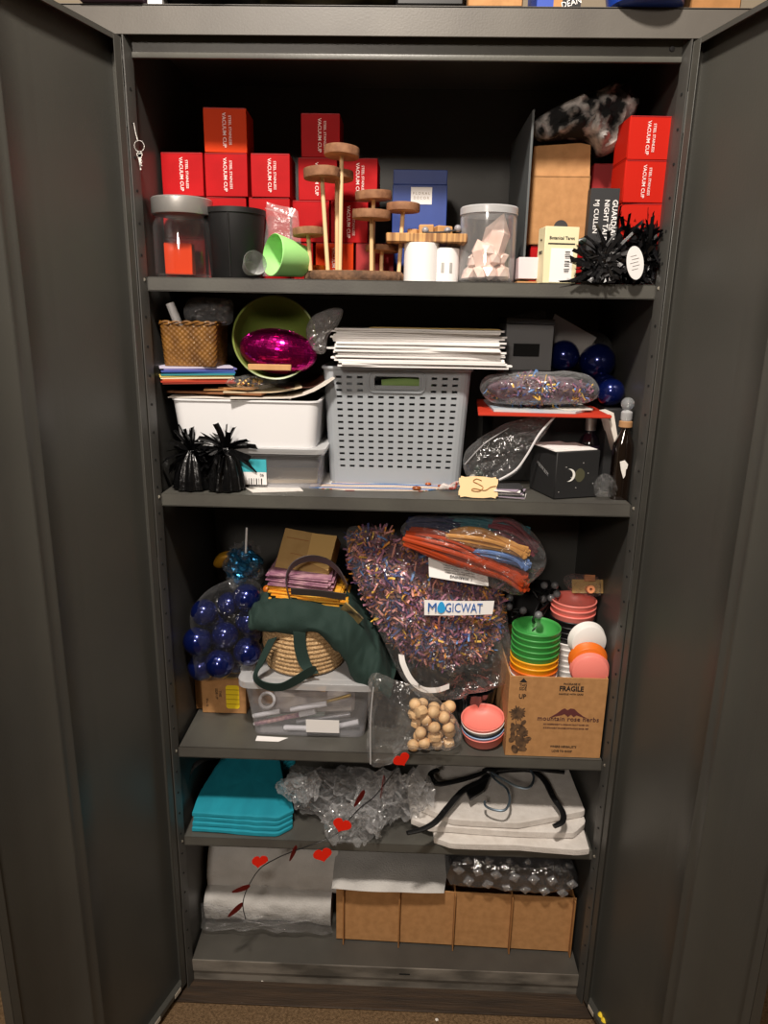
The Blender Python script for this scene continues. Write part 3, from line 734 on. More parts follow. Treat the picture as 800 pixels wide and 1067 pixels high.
for v in bm.verts: v.co += bmo
solo('craft_card', bm, mat('pale tan card', '#cdb795', .7), 'pale tan card lying inside the flat clear tub', 'card')

# white bin
zlid = S2 + h + .0132
Yb = .06; xa, xb = xat(176, Yb, 420), xat(333, Yb, 420); zr = zat(417, Yb, 255)
hx2 = (xb-xa)/2; hb = zr - zlid
t = thing('storage_bin', 'white plastic open bin full of papers on the clear tub', 'bin', ((xa+xb)/2, Yb+.125, zlid))
bm = nb(); tubmesh(bm, hx2-.003, .122, hb, .06, wall=.003, r=.02, rim=.003); mk('bin_body', bm, M['whitep'], t)
# contents, bin filled with dark glossy cards and paper
zrim = zr
def sheetmesh(bm, cx, cy, w, d, z, th, rz=0, curl=0, n=10, tilt=0, wob=.0):
    R = Matrix.Rotation(rz, 3, 'Z')
    rows = []
    for sgn in (0, 1):
        g = []
        for i in range(n+1):
            for j in range(n+1):
                u, v = i/n - .5, j/n - .5
                zz = curl * max(0, u)**2 * 4 + tilt*u*w + wob*nz((u*3, v*3, z*9), 1, 1)
                p = R @ V((u*w, v*d, 0)); g.append(bm.verts.new((cx+p.x, cy+p.y, z + zz + th*sgn)))
        rows.append(g)
    I = lambda i, j: i*(n+1)+j
    for i in range(n):
        for j in range(n):
            q = (I(i, j), I(i+1, j), I(i+1, j+1), I(i, j+1))
            bm.faces.new([rows[1][k] for k in q]); bm.faces.new([rows[0][k] for k in q[::-1]])
    def side(a):
        for k in range(n): bm.faces.new((rows[0][a[k]], rows[0][a[k+1]], rows[1][a[k+1]], rows[1][a[k]]))
    side([I(k, 0) for k in range(n+1)]); side([I(n, k) for k in range(n+1)]); side([I(n-k, n) for k in range(n+1)]); side([I(0, n-k) for k in range(n+1)])
def sheet(name, label, cat, m, group=None, **k):
    bm = nb(); sheetmesh(bm, **k); return solo(name, bm, m, label, cat, group)
cx, cy = t.location.x, t.location.y
bm = nb(); addbox(bm, (cx+.02, cy, zlid+hb*.5), (hx2*1.55, .2, hb*.9), None, .004); solo('photo_prints', bm, mat('dark glossy prints', '#2b1c16', .25, col2='#20283c', ns=25), 'dark glossy prints filling the white bin', 'prints')
M['paperw'] = mat('off white paper', '#d9d2c8', .75)
M['brownp'] = mat('brown craft paper', '#8a5a36', .8, col2='#7a4d2d', ns=30)
sheet('paper_sheet', 'off white sheet poking out left over the white bin rim', 'paper', M['paperw'], cx=cx-.036, cy=cy-.015, w=.235, d=.2, z=zrim+.0015, th=.002, rz=.06, curl=0, wob=.002)
sheet('craft_paper', 'brown craft paper on the bin, under the wicker basket', 'paper', M['brownp'], cx=cx-.052, cy=cy-.01, w=.19, d=.2, z=zrim+.0085, th=.004, rz=-.1)
sheet('paper_sheet', 'white curled sheet rising at the right side of bin', 'paper', M['paperw'], cx=cx+.05, cy=cy-.02, w=.2, d=.19, z=zrim+.003, th=.0015, rz=.25, curl=.038)
sheet('paper_sheet', 'cream sheet lying below the gold bead bag', 'paper', mat('cream paper', '#c9b89a', .75), cx=cx+.02, cy=cy-.035, w=.15, d=.15, z=zrim+.0125, th=.002, rz=.18, curl=.01)
sheet('photo_card', 'reddish brown photo card near the bowl on the bin', 'card', mat('reddish photo', '#6d3a2e', .35, col2='#3d2620', ns=30), cx=cx+.09, cy=cy-.02, w=.09, d=.1, z=zrim+.02, th=.0015, rz=.5, curl=.02)
for i, (dx, dy, rz, lb) in enumerate(((-.05, -.085, .2, 'flattened kraft tag left of the gold bead bag'), (-.015, -.09, -.3, 'flattened kraft tag under the gold bead bag'))):
    bm = nb(); R = Matrix.Rotation(rz, 3, 'Z')
    prism(bm, [tuple((R @ V((x, y, 0)) + V((cx+dx, cy+dy, 0))).xy) for x, y in ((-.035, -.022), (.028, -.022), (.035, -.012), (.035, .012), (.028, .022), (-.035, .022))], FLAT(zrim+.0155), i*.003, .0025+i*.003)
    solo('kraft_tag', bm, M['kraft'], lb, 'tag')
bm = nb(); o = [at(228, 412, .045), at(250, 398, .06), at(272, 396, .06), at(276, 408, .05), at(255, 417, .045)]
bmc = V((cx+.005, cy-.085, zrim+.03))
puff(bm, [(bmc.x-.042, bmc.y-.03), (bmc.x+.03, bmc.y-.034), (bmc.x+.05, bmc.y+.03), (bmc.x-.02, bmc.y+.035)], .014, FLAT(bmc.z), amp=.004, ns=50, seed=2)
solo('bead_bag', bm, M['crinkle'], 'small clear bag of gold beads lying on the bin papers', 'bag')
for k in range(26):
    q = bmc + V((rnd.uniform(-.022, .026), rnd.uniform(-.02, .02), rnd.uniform(-.004, .007)))
    bm = nb(); sphere(bm, q, .0033, 8); solo('gold_bead', bm, M['brass'], 'tiny gold bead in the small bag on the bin papers', 'bead', 'gold beads in the bag')

# coloured paper stack
zc = zat(401, .045, 222)
p = at(222, 400, .035)
cols = ['#8c2f1e', '#b0361d', '#c4552a', '#e3d9b4', '#d8bf62', '#2e8a8c', '#2a5f9e', '#3c4f9c', '#6d6aa5', '#c3bcd0']
nm = ['dark red', 'red', 'rust orange', 'cream', 'straw yellow', 'teal', 'blue', 'indigo', 'purple grey', 'pale lilac']
zc = max(zc, zrim + .02)
px0 = V((at(205, 395, .12).x - .0, .115, 0))
for i, (c, n_) in enumerate(zip(cols, nm)):
    sheet('craft_paper', f'{n_} craft paper sheaf in the coloured pile under the wicker basket', 'paper', mat(n_ + ' paper', c, .75), 'coloured papers under the wicker basket', cx=px0.x + rnd.uniform(-.003, .003), cy=px0.y + rnd.uniform(-.003, .003), w=.135, d=.12, z=zc + i*.0032, th=.0029, rz=.38 + rnd.uniform(-.04, .04), n=2)
zs = zc + .0325
# wicker basket
Y = .052; xa, xb = xat(165, Y, 355), xat(224, Y, 355); ztop = zat(334, Y, 195)
h = ztop - zs
hxw, hyw = (xb-xa)/2, .055
t = thing('wicker_basket', 'small rectangular golden wicker basket on the coloured paper pile', 'basket', ((xa+xb)/2, Y+hyw+.004, zs), (0, 0, .02))
M['wicker'] = mat('golden wicker', '#84591f', .55, col2='#5f3c12', ns=50, coat=.2)
NS, NV = 200, 46
base = rrect(1, 1, .12, 3)
def perim(n, hx, hy, r):
    return lerp_poly([V((x, y, 0)) for x, y in rrect(hx, hy, r, 5)], n)
bm = nb(); rows = []
for j in range(NV+1):
    v = j/NV; s = .93 + .07*v; pts = perim(NS, hxw*s, hyw*s, .01); row = []
    for i, q in enumerate(pts):
        n = (V((q.x/hxw, q.y/hyw, 0))).normalized()
        d = .0011*math.sin(i*PI/2.5)*(1 if (j//3) % 2 else -1)*(abs(math.sin(j*PI/3))*.9+.2)
        row.append(bm.verts.new((q.x + n.x*d, q.y + n.y*d, v*(h-.008))))
    rows.append(row)
for a, b in zip(rows, rows[1:]):
    for i in range(NS): bm.faces.new((a[i], a[(i+1) % NS], b[(i+1) % NS], b[i]))
bm.faces.new(rows[0][::-1])
inner = [[bm.verts.new((q.x*.94, q.y*.94, v)) for q in perim(NS, hxw*s, hyw*s, .01)] for v, s in ((h-.008, 1), (.004, .93))]
for a, b in ((rows[-1], inner[0]), (inner[0], inner[1])):
    for i in range(NS): bm.faces.new((a[i], a[(i+1) % NS], b[(i+1) % NS], b[i]))
bm.faces.new(inner[1])
mk('woven_body', bm, M['wicker'], t)
bm = nb()
for k in range(2):
    pts = [V((q.x, q.y, h-.006+k*.003 + .0012*math.sin(i*.9 + k*PI))) + V((q.x, q.y, 0)).normalized()*.0012*math.cos(i*.9+k*PI) for i, q in enumerate(perim(150, hxw, hyw, .01))]
    tube(bm, pts, .0022, 6, closed=True)
mk('braided_rim', bm, M['wicker'], t)
bx = t.location
bm = nb(); o = [at(188, 335, .08), at(190, 312, .08), at(210, 309, .08), at(236, 312, .08), at(240, 328, .08), at(232, 338, .08)]
puff(bm, [(q.x, q.z) for q in o], .03, FRONT(.115), amp=.006, ns=45, seed=12, ridge=.006); solo('plastic_bag', bm, film('grey clear bag', base=.3, edge=.5, haze=.7, bump=.6, hazecol='#9a9a9c'), 'crumpled grey plastic bag sitting in the wicker basket', 'bag')
bm = nb(); a, b = at(177, 316, .075), at(186, 338, .075); tube(bm, [a, b, b + (b-a)*.5], [.008, .0085, .0085], 14); solo('squeeze_tube', bm, M['whitep'], 'small white tube leaning out of wicker basket left side', 'tube')

# tipped green bowl with magenta mirror ball
Y = .10; c = at(286, 352, Y); r = 43 * (c-CAM).length * .97 / F
ax = V((.12, -.93, .22)).normalized(); mt = Matrix.Translation(c) @ ax.to_track_quat('Z', 'Y').to_matrix().to_4x4()
bm = nb(); lathe(bm, [(.0001, -.075), (r*.4, -.075), (r*.75, -.06), (r*.93, -.025), (r, 0), (r*1.0, .002), (r*.96, .001), (r*.88, -.025), (r*.7, -.056), (r*.38, -.07), (.0001, -.07)], 56, mt)
solo('bowl', bm, mat('olive green plastic', '#71803a', .35), 'olive green bowl tipped on its side beside the wicker basket', 'bowl')
c2 = at(290, 366, Y+.005); rx = 40 * (c2-CAM).length * .97 / F
bm = nb(); nU, nVv = 54, 30
g = bmesh.ops.create_uvsphere(bm, u_segments=nU, v_segments=nVv, radius=1)
bmesh.ops.transform(bm, matrix=Matrix.Translation(c2) @ Matrix.Rotation(.12, 4, 'Y') @ Matrix.Diagonal((rx, .04, rx*.56, 1)), verts=bm.verts[:])
r2 = random.Random(3)
fs = [f for f in bm.faces if len(f.verts) == 4]
ret = bmesh.ops.inset_individual(bm, faces=fs, thickness=.0004, depth=.0006)
for f in fs:
    cen = f.calc_center_median(); axr = V((r2.gauss(0, 1), r2.gauss(0, 1), r2.gauss(0, 1))).normalized(); R = Matrix.Rotation(r2.uniform(-.13, .13), 3, axr)
    for v in f.verts: v.co = cen + R @ (v.co - cen)
solo('mirror_ball', bm, mat('magenta mirror tile', '#b8157a', .16, .95), 'magenta mirror tiled ball resting inside the tipped green bowl', 'ball', smooth=False)
bm = nb()
a, b = at(258, 381, .05), at(303, 383, .05)
box2(bm, (a.x, .05, b.z-.006), (b.x, .058, a.z+.003), .001); solo('wood_strip', bm, M['wood'], 'short flat wooden strip in front of the green bowl', 'strip')

# ---------------------------------------------------------------- black balloon weights
def weight(px, pt, pb, Y, label, seed):
    p = at(px, pb, Y); H_ = zat(pt, Y, px) - S2; r = random.Random(seed)
    t = thing('balloon_weight', label, 'balloon weight', (max(p.x, -.412), Y+.03, S2), (0, 0, seed), 'black foil balloon weights')
    hb = H_*.52
    bm = nb(); lathe(bm, [(.0001, 0), (.032, 0), (.037, .004), (.034, hb*.35), (.026, hb*.75), (.012, hb), (.009, hb*1.06), (.0001, hb*1.06)], 64, fn=lambda a, z: 1 + .07*math.sin(a*11 + seed) + .05*nz((math.cos(a)*4, math.sin(a)*4, z*30), 2, seed))
    mk('foil_cone', bm, M['foilk'], t)
    bm = nb()
    for k in range(40):
        a = r.uniform(0, 2*PI); el = r.uniform(-.5, 1.45); L = (H_-hb)*r.uniform(.7, 1.05); d = V((math.cos(a)*math.cos(el), math.sin(a)*math.cos(el), math.sin(el)))
        s = d.cross(V((0, 0, 1))).normalized(); s = Matrix.Rotation(r.uniform(-1.2, 1.2), 3, d) @ s; pr = None; kx_ = r.uniform(-1, 1)
        for j in range(5):
            u = j/4; q = V((0, 0, hb*1.02)) + d*L*u*.95 + s*(.014*kx_*u*u) + V((0, 0, -.016*u*u*math.cos(el)))
            ww = .0058
            nn = d.cross(s)*.0016 + V((0, 0, 0))
            row = [bm.verts.new(q - s*ww), bm.verts.new(q + nn), bm.verts.new(q + s*ww)]
            if pr:
                for m in range(2): bm.faces.new((pr[m], pr[m+1], row[m+1], row[m]))
            pr = row
    ca, sa = math.cos(seed), math.sin(seed)
    for v in bm.verts:
        wx = t.location.x + v.co.x*ca - v.co.y*sa
        if wx < -.452: v.co.x += (-.452-wx)*ca; v.co.y -= (-.452-wx)*sa
        v.co.z = max(v.co.z, .001)
    mk('foil_strips', bm, M['foilk'], t, smooth=False)
    bm = nb(); lathe(bm, [(.0105, hb*.97), (.0125, hb*1.0), (.0105, hb*1.03)], 20); mk('tie', bm, M['black'], t)
M['foilk'] = mat('black mylar', '#131314', .25, .5, bump=.5, bs=60)
weight(232, 432, 513, .03, 'black foil balloon weight with the tallest strips, nearest the white receipts', 1)
weight(197, 438, 511, .032, 'black foil balloon weight between two others at the left shelf end', 2)
weight(176, 442, 508, .08, 'black foil balloon weight half hidden at the cabinet left wall', 3)
# receipts and colourful sheets
def flat_poly(name, pts, z, th, m, label, cat, group=None):
    o = [tuple(atz(px, py, z).xy) for px, py in pts]
    bm = nb(); prism(bm, o, FLAT(z), 0, th); return solo(name, bm, m, label, cat, group)
M['receipt'] = mat('printed receipt', '#ddd8d2', .75, col2='#9b9791', ns=90, stretch=(.6, 6, 1), lo=.55, hi=.75)
flat_poly('receipt', [(256, 509), (263, 504), (311, 507), (316, 512), (263, 513.5)], S2, .0012, M['receipt'], 'printed white receipt on the shelf edge beside the balloon weights', 'paper')
m_, nt, out = _base('rainbow print')
pb = nt.nodes.new('ShaderNodeBsdfPrincipled'); nt.links.new(pb.outputs[0], out.inputs[0]); pb.inputs['Roughness'].default_value = .5
tc = nt.nodes.new('ShaderNodeTexCoord'); wv = nt.nodes.new('ShaderNodeTexWave'); wv.wave_type = 'RINGS'; wv.inputs['Scale'].default_value = 9; wv.inputs['Distortion'].default_value = 2
nt.links.new(tc.outputs['Object'], wv.inputs['Vector']); rp = nt.nodes.new('ShaderNodeValToRGB'); rp.color_ramp.interpolation = 'CONSTANT'
for i, (pos, c) in enumerate(((0, '#2f6fb0'), (.2, '#e9e4da'), (.36, '#d6702c'), (.52, '#e6dfd4'), (.66, '#2d8a62'), (.8, '#b5322c'), (.9, '#e8e1d6'))):
    e = rp.color_ramp.elements[i] if i < 2 else rp.color_ramp.elements.new(pos); e.position = pos; e.color = lin(c)
nt.links.new(wv.outputs['Fac'], rp.inputs[0]); nt.links.new(rp.outputs[0], pb.inputs['Base Color']); M['rainbow'] = m_
flat_poly('printed_sheet', [(322, 508), (330, 494), (478, 494), (482, 506), (440, 512), (360, 511)], S2, .0009, M['rainbow'], 'colourful printed sheet peeking from under the grey basket', 'paper')
flat_poly('printed_sheet', [(326, 503), (334, 492), (350, 494), (345, 504)], S2+.001, .0009, M['receipt'], 'small printed slip between the clear tub and grey basket', 'paper')

# ================================================================ grey plastic basket
Yf = .125
pl, prr = at(344, 500, Yf+.012), at(481, 500, Yf+.012); tl, tr = at(336, 384, Yf), at(492, 384, Yf)
zt = (tl.z + tr.z)/2; H_ = zt - S2 - .001
hx0, hx1 = (prr.x-pl.x)/2, (tr.x-tl.x)/2; hyb, hyt = .095, .108
t = thing('plastic_basket', 'light grey woven look plastic basket in the middle of second shelf', 'basket', ((tl.x+tr.x)/2, Yf+hyt, S2+.001))
M['greyp'] = mat('light grey plastic', '#9da2a7', .42)
bm = nb()
def corner_loop(cols_x, cols_y, hx, hy, rc=.02):
    """loop of points along a rounded rectangle with vertices at fixed fractions on each side"""
    o = []
    for s in cols_x: o.append((-(hx-rc) + 2*(hx-rc)*s, -hy))
    for k in range(1, 4): a = -PI/2 + PI/2*k/4; o.append((hx-rc+rc*math.cos(a), -hy+rc+rc*math.sin(a)))
    for s in cols_y: o.append((hx, -(hy-rc) + 2*(hy-rc)*s))
    for k in range(1, 4): a = PI/2*k/4; o.append((hx-rc+rc*math.cos(a), hy-rc+rc*math.sin(a)))
    for s in cols_x[::-1]: o.append((-(hx-rc) + 2*(hx-rc)*s, hy))
    for k in range(1, 4): a = PI/2 + PI/2*k/4; o.append((-hx+rc+rc*math.cos(a), hy-rc+rc*math.sin(a)))
    for s in cols_y[::-1]: o.append((-hx, -(hy-rc) + 2*(hy-rc)*s))
    for k in range(1, 4): a = PI + PI/2*k/4; o.append((-hx+rc+rc*math.cos(a), -hy+rc+rc*math.sin(a)))
    return o
NC, ND, NR = 12, 8, 15
def fr(n):
    o = [0.]
    for i in range(n):
        o += [(i+.24)/n, (i+.76)/n]
    return o + [1.]
cxs, cys = fr(NC), fr(ND)
zl = [0, .028]
z0_, z1_ = .03, H_ - .012
for j in range(NR): zl += [z0_ + (z1_-z0_)*(j+.32)/NR, z0_ + (z1_-z0_)*(j+.68)/NR]
zl += [H_-.006, H_]
rows = []
for z in zl:
    f = z/H_; hx = hx0 + (hx1-hx0)*f; hy = hyb + (hyt-hyb)*f
    row = []
    for i, (x, y) in enumerate(corner_loop(cxs, cys, hx, hy)): row.append(bm.verts.new((x, y, z)))
    rows.append(row)
n = len(rows[0]); nx, ny = len(cxs), len(cys)
sides = []
for st, cnt in ((0, nx), (nx+3, ny), (nx+3+ny+3, nx), (nx+3+ny+3+nx+3, ny)): sides.append((st, cnt))
hole_cols = set()
for st, cnt in sides:
    for k in range((cnt-2)//2): hole_cols.add(st + 1 + 2*k)
hf = [k for k in range(NC)]
faces = []
for j in range(len(zl)-1):
    for i in range(n):
        hole = False
        if i in hole_cols and j >= 2 and (j % 2 == 0) and j < 2 + 2*NR:
            hole = True
            if i < nx:   # front: frame around the hand hole carries no small holes
                k = (i-1)//2
                if 3 <= k <= 8 and zl[j] > H_-.055: hole = False
        if i < nx:
            k2 = i
            if cxs[i] >= (3+.76)/NC - 1e-6 and i+1 < nx and cxs[i+1] <= (8+.24)/NC + 1e-6 and zl[j] > H_-.04 and zl[j+1] < H_-.012: hole = True
        if not hole: faces.append(bm.faces.new((rows[j][i], rows[j][(i+1) % n], rows[j+1][(i+1) % n], rows[j+1][i])))
bm.faces.new(rows[0][::-1])
bd = mk('basket_body', bm, M['greyp'], t, smooth=False)
sm = bd.modifiers.new('wall', 'SOLIDIFY'); sm.thickness = .0026; sm.offset = -1
bm = nb(); loopT = [V((x, y, H_-.001)) for x, y in corner_loop([0, .25, .5, .75, 1], [0, .5, 1], hx1+.001, hyt+.001)]
tube(bm, loopT, .0035, 8, closed=True); mk('basket_rim', bm, M['greyp'], t)
bm = nb()
xh = hx1-.02
ho = lerp_poly([V((x, 0, z)) for x, z in ()], 1) if False else None
cz = H_ - .0265
hp = [V((x, -hyt-.0005 + (hyt-hyb)*.1, cz+z)) for x, z in rrect(.056, .02, .012, 5)]
tube(bm, hp, .0022, 6, closed=True); mk('hand_hole_frame', bm, M['greyp'], t)
bm = nb(); hp2 = [V((x, -hyt + (hyt-hyb)*.09, cz+z)) for x, z in rrect(.046, .0135, .008, 5)]
tube(bm, hp2, .002, 6, closed=True); mk('hand_hole_edge', bm, M['greyp'], t)
# things in the basket, seen through the hand hole
bc = t.location
bm = nb(); tube(bm, [V((bc.x-.03, bc.y-.088, bc.z+H_-.035)), V((bc.x+.02, bc.y-.088, bc.z+H_-.03)), V((bc.x+.07, bc.y-.085, bc.z+H_-.034))], [.012, .014, .012], 16); solo('ribbon_roll', bm, mat('sage green felt', '#7f9a5a', .8), 'sage green felt roll seen through the grey basket hand hole', 'roll')
bm = nb(); puff(bm, [(bc.x-.11, bc.y-.07), (bc.x+.11, bc.y-.07), (bc.x+.11, bc.y+.07), (bc.x-.11, bc.y+.07)], .07, FLAT(bc.z+.09), amp=.012, seed=9); solo('fabric_bundle', bm, mat('dark umber fabric', '#2c2420', .9), 'dark fabric bundle filling the grey basket', 'fabric')
# paper sheaves
zp = bc.z + H_ + .0045
Yp = .085; xa, xb = xat(345, Yp, 370), xat(527, Yp, 370)
ztop = zat(343, Yp, 430); N = 20; stp = (ztop - zp)/N
sh0 = None
for k in range(N):
    lb = 'sheaf of white paper in the tall stack on the grey basket'
    x = (xa+xb)/2 + rnd.uniform(-.006, .006) - .002*(k/N) + (.004 if k < 4 else 0); y = Yp+.115+rnd.uniform(-.006, .006) + (.004 if k > 12 else 0)
    sheet('paper_sheaf', lb, 'paper', M['white'], 'white papers on the grey basket', cx=x, cy=y, w=(xb-xa)*rnd.uniform(.93, 1.0), d=.23, z=zp + k*stp, th=stp*rnd.uniform(.86, .99), rz=rnd.gauss(0, .035) + .012, n=8, wob=.0012)
zf = zp + N*stp
sheet('folder', 'tan paper folder lying on top of the white paper stack', 'folder', mat('tan folder', '#c7a765', .7), cx=(xa+xb)/2+.03, cy=Yp+.13, w=.25, d=.22, z=zf+.0006, th=.0016, rz=.0, n=3)
# grey crumpled bag behind the stack
bm = nb(); o = [at(319, 348, .1), at(326, 330, .1), at(345, 321, .1), at(357, 323, .1), at(352, 340, .1), at(342, 352, .1), at(338, 368, .1), at(326, 366, .1)]
puff(bm, [(q.x, q.z) for q in o], .02, FRONT(.1), amp=.004, ns=45, seed=14, ridge=.006); solo('plastic_bag', bm, film('dusty grey bag', base=.45, edge=.4, haze=.75, bump=.5, hazecol='#a2a0a0'), 'crumpled pale grey bag between the green bowl and paper stack', 'bag')

# ================================================================ shelf 2, right
zfold = zat(434, .055, 560)
bm = nb(); box2(bm, (.2, .2, S2), (.398, .38, zfold-.002), .002); solo('carton', bm, M['blackmatte'], 'black carton standing behind the moon printed box', 'box')
xa, xb = xat(498, .06, 430), xat(637, .06, 430)
M['redf'] = mat('red orange folder card', '#c4351c', .55)
bm = nb(); prism(bm, [(xa, .055), (xb, .055), (xb+.004, .3), (xa+.02, .3)], FLAT(zfold-.001), 0, .006, bevel=.001); solo('folder', bm, M['redf'], 'red orange folder lying under the bag of coloured shreds', 'folder')
zz = zfold + .0055
bm = nb(); prism(bm, [(xat(515, .06, 428), .07), (xat(600, .06, 428), .062), (xat(628, .06, 428), .13), (xat(610, .06, 428), .25), (xat(515, .06, 428), .25)], FLAT(zz), 0, .004); solo('paper_pad', bm, mat('blue white paper', '#a9bac8', .7, col2='#cfc9c0', ns=14), 'pale blue white papers between red folder and shred bag', 'paper')
zz += .0045
bm = nb(); prism(bm, [(xat(590, .06, 428), .075), (xat(622, .06, 424), .09), (xat(622, .06, 424), .2), (xat(560, .06, 424), .2)], FLAT(zz), 0, .0015); solo('paper_sheet', bm, M['paperw'], 'cream paper corner sticking out under the shred bag', 'paper')
# bag of coloured shreds
yb = .12
bm = nb(); o = [at(500, 405, yb), at(508, 392, yb), at(540, 388, yb), at(590, 387, yb), at(615, 392, yb), at(624, 408, yb), at(610, 420, yb), at(560, 424, yb), at(515, 420, yb)]
zz += .002
oo = [(q.x, max(q.z, zz+.002)) for q in o]
puff(bm, oo, .052, FRONT(yb), n=64, rings=10, amp=.004, ns=40, seed=21, ridge=.004)
for v in bm.verts: v.co.z = max(v.co.z, zz)
solo('shred_bag', bm, M['bagfilm'], 'clear bag of purple, yellow and blue paper shreds on red folder', 'bag')
def shreds(name, test, n, mats, weights, L, w, seed, label, bx, surf=None):
    rr = random.Random(seed); bm = nb(); done = 0; tries = 0
    while done < n and tries < n*40:
        tries += 1
        p = V([rr.uniform(bx[0][i], bx[1][i]) for i in range(3)])
        if not test(p): continue
        done += 1; mi = rr.choices(range(len(mats)), weights)[0]
        d = V((rr.gauss(0, 1), rr.gauss(0, .6), rr.gauss(0, 1))).normalized(); s = Matrix.Rotation(rr.uniform(0, 6), 3, d) @ d.orthogonal().normalized()
        b = d.cross(s); LL = L*rr.uniform(.5, 1.2); pr = None; k1 = rr.uniform(-1, 1); ph = rr.uniform(0, 6)
        for j in range(5):
            u = j/4 - .5
            q = p + d*LL*u + b*LL*.22*math.sin(u*5+ph) + s*k1*LL*.25*u*u
            row = (bm.verts.new(q - s*w/2), bm.verts.new(q + s*w/2))
            if pr: bm.faces.new((pr[0], pr[1], row[1], row[0])).material_index = mi
            pr = row
    return solo(name, bm, mats, label, 'paper shreds', smooth='raw', kind='stuff')
SH = {k: mat('shred ' + k, c, .6) for k, c in dict(plum='#6b445c', mauve='#b0778e', orange='#e0933c', yellow='#ecbd4c', navy='#3a4274', blue='#638cc4', brown='#7d553f', pink='#df9a8c', cream='#e3d0b8').items()}
lo = V((min(q[0] for q in oo)+.012, yb-.046, zz+.003)); hi = V((max(q[0] for q in oo)-.012, yb+.04, max(q[1] for q in oo)-.006))
cm = (lo+hi)/2; hs = (hi-lo)/2
bm = nb(); sphere(bm, cm, 1, 40, (hs.x*1.0, hs.y*.93, hs.z*.93)); rough_up(bm, .006, 40, 4)
for v in bm.verts: v.co.z = max(v.co.z, lo.z)
solo('shred_core', bm, mat('plum grey shreds', '#3f2a35', .8, col2='#6e5a66', ns=45), 'plum grey packed shreds in the bag on red folder', 'paper shreds', kind='stuff')
shreds('paper_shreds', lambda p: .72 < sum(((p[i]-cm[i])/hs[i])**2 for i in range(3)) < 1.02 and nz(p, 22, 3) > .0, 420, [SH['plum'], SH['brown'], SH['yellow'], SH['blue'], SH['navy'], SH['mauve']], [4, 4, 3, 3, 3, 3], .022, .0032, 4, 'purple, yellow and blue paper shreds inside the bag on red folder', (lo, hi))
# grey printer-like box, leaning card, film
Y = .17; xa, xb = xat(526, Y, 370), xat(575, Y, 370); zt = zat(338, Y, 550)
t = thing('carton', 'dark grey carton with open black slot beside the paper stack', 'box', ((xa+xb)/2, Y, zz), (0, 0, 0))
w = xb-xa; h = zt-zz; M['gcard'] = mat('grey coated card', '#6d6d6e', .55)
bm = nb(); addbox(bm, (0, .06, h/2), (w, .12, h), None, .001); mk('carton_body', bm, M['gcard'], t)
bm = nb(); addbox(bm, (0, .058, h+.006), (w*1.02, .125, .011), Matrix.Rotation(.03, 3, 'Y'), .001); mk('carton_lid', bm, M['dark'], t)
bm = nb(); addbox(bm, (-.005, -.0005, h*.68), (w*.55, .002, h*.16)); mk('slot', bm, M['hole'], t)
bm = nb(); addbox(bm, (0, -.0008, h*.42), (w, .0016, .003)); mk('seam', bm, M['dark'], t)
Y = .23; q = [at(*p, Y) for p in ((578, 327), (623, 352), (606, 380), (570, 352))]
bm = nb(); prism(bm, [(p.x, p.z) for p in q], lambda u, v, w: V((u, Y + w + (v-q[0].z)*-.25, v)), 0, .004); solo('card_flap', bm, mat('pale grey board', '#9b9693', .7), 'pale grey card piece leaning at an angle above the blue balls', 'card')
bm = nb(); o = [at(526, 334, .2), at(545, 326, .2), at(566, 323, .2), at(568, 336, .2), at(545, 338, .2)]
puff(bm, [(p.x, p.z) for p in o], .012, FRONT(.2), n=40, rings=6, amp=.006, ns=60, seed=3, ridge=.006); solo('film_scrap', bm, M['crinkle'], 'crinkled clear film scrap on top of the grey carton', 'film')
bm = nb(); o = [at(602, 348, .25), at(628, 346, .25), at(640, 362, .25), at(628, 378, .25), at(612, 372, .25)]
puff(bm, [(p.x, p.z) for p in o], .015, FRONT(.27), n=40, rings=6, amp=.008, ns=60, seed=5, ridge=.006); solo('film_scrap', bm, M['crinkle'], 'crinkled clear film scrap behind the leaning grey card', 'film')
M['bluemet'] = mat('metallic blue', '#0c1b5a', .2, .6, coat=.6)
def ball(px, py, r, Y, label, group, m=None):
    c = at(px, py, Y); R = r*(c-CAM).length*.97/F
    c.x = max(min(c.x, .453-R), -.453+R)
    t = thing('ornament_ball', label, 'ornament', c, (rnd.uniform(-1.7, -1.1), rnd.uniform(-.5, .5), 0), group)
    bm = nb(); sphere(bm, (0, 0, 0), R, 28); mk('globe', bm, m or M['bluemet'], t)
    bm = nb(); lathe(bm, [(.0001, R*1.16), (R*.16, R*1.15), (R*.17, R*.97), (.0001, R*.97)], 14); mk('cap', bm, M['bluecap'], t)
    return t
M['bluecap'] = mat('blue cap metal', '#28407e', .4, .8)
for a in ((587, 371, 16, .23, 'blue ornament ball beside the grey carton, left of three others'), (622, 377, 18, .22, 'largest blue ornament ball just below the leaning grey card'), (636, 403, 13, .2, 'blue ornament ball right of the shred bag'), (655, 409, 14, .15, 'blue ornament ball at the far right above the dark stoppered bottle')): ball(*a, 'blue ornament balls on the second shelf')
bm = nb(); box2(bm, (.32, .19, zfold+.0055), (.447, .33, zat(395, .22, 620)), .002) if False else box2(bm, (xat(641, .06, 430)+.002, .12, S2), (.4465, .3, zat(424, .16, 650)), .002)
solo('carton', bm, M['blackmatte'], 'narrow black carton against right wall under the blue balls', 'box')
# white folded card standing at the right of the folder
bm = nb(); p0, p1, p2 = at(634, 432, .06), at(641, 431, .06), at(646, 474, .06)
prism(bm, [(p0.x, p0.z), (p1.x, p1.z), (p2.x+.003, p2.z), (p2.x-.002, p2.z)], FRONT(.07), -.06, .0); solo('card', bm, M['paperw'], 'white folded card hanging at the right end of red folder', 'card')

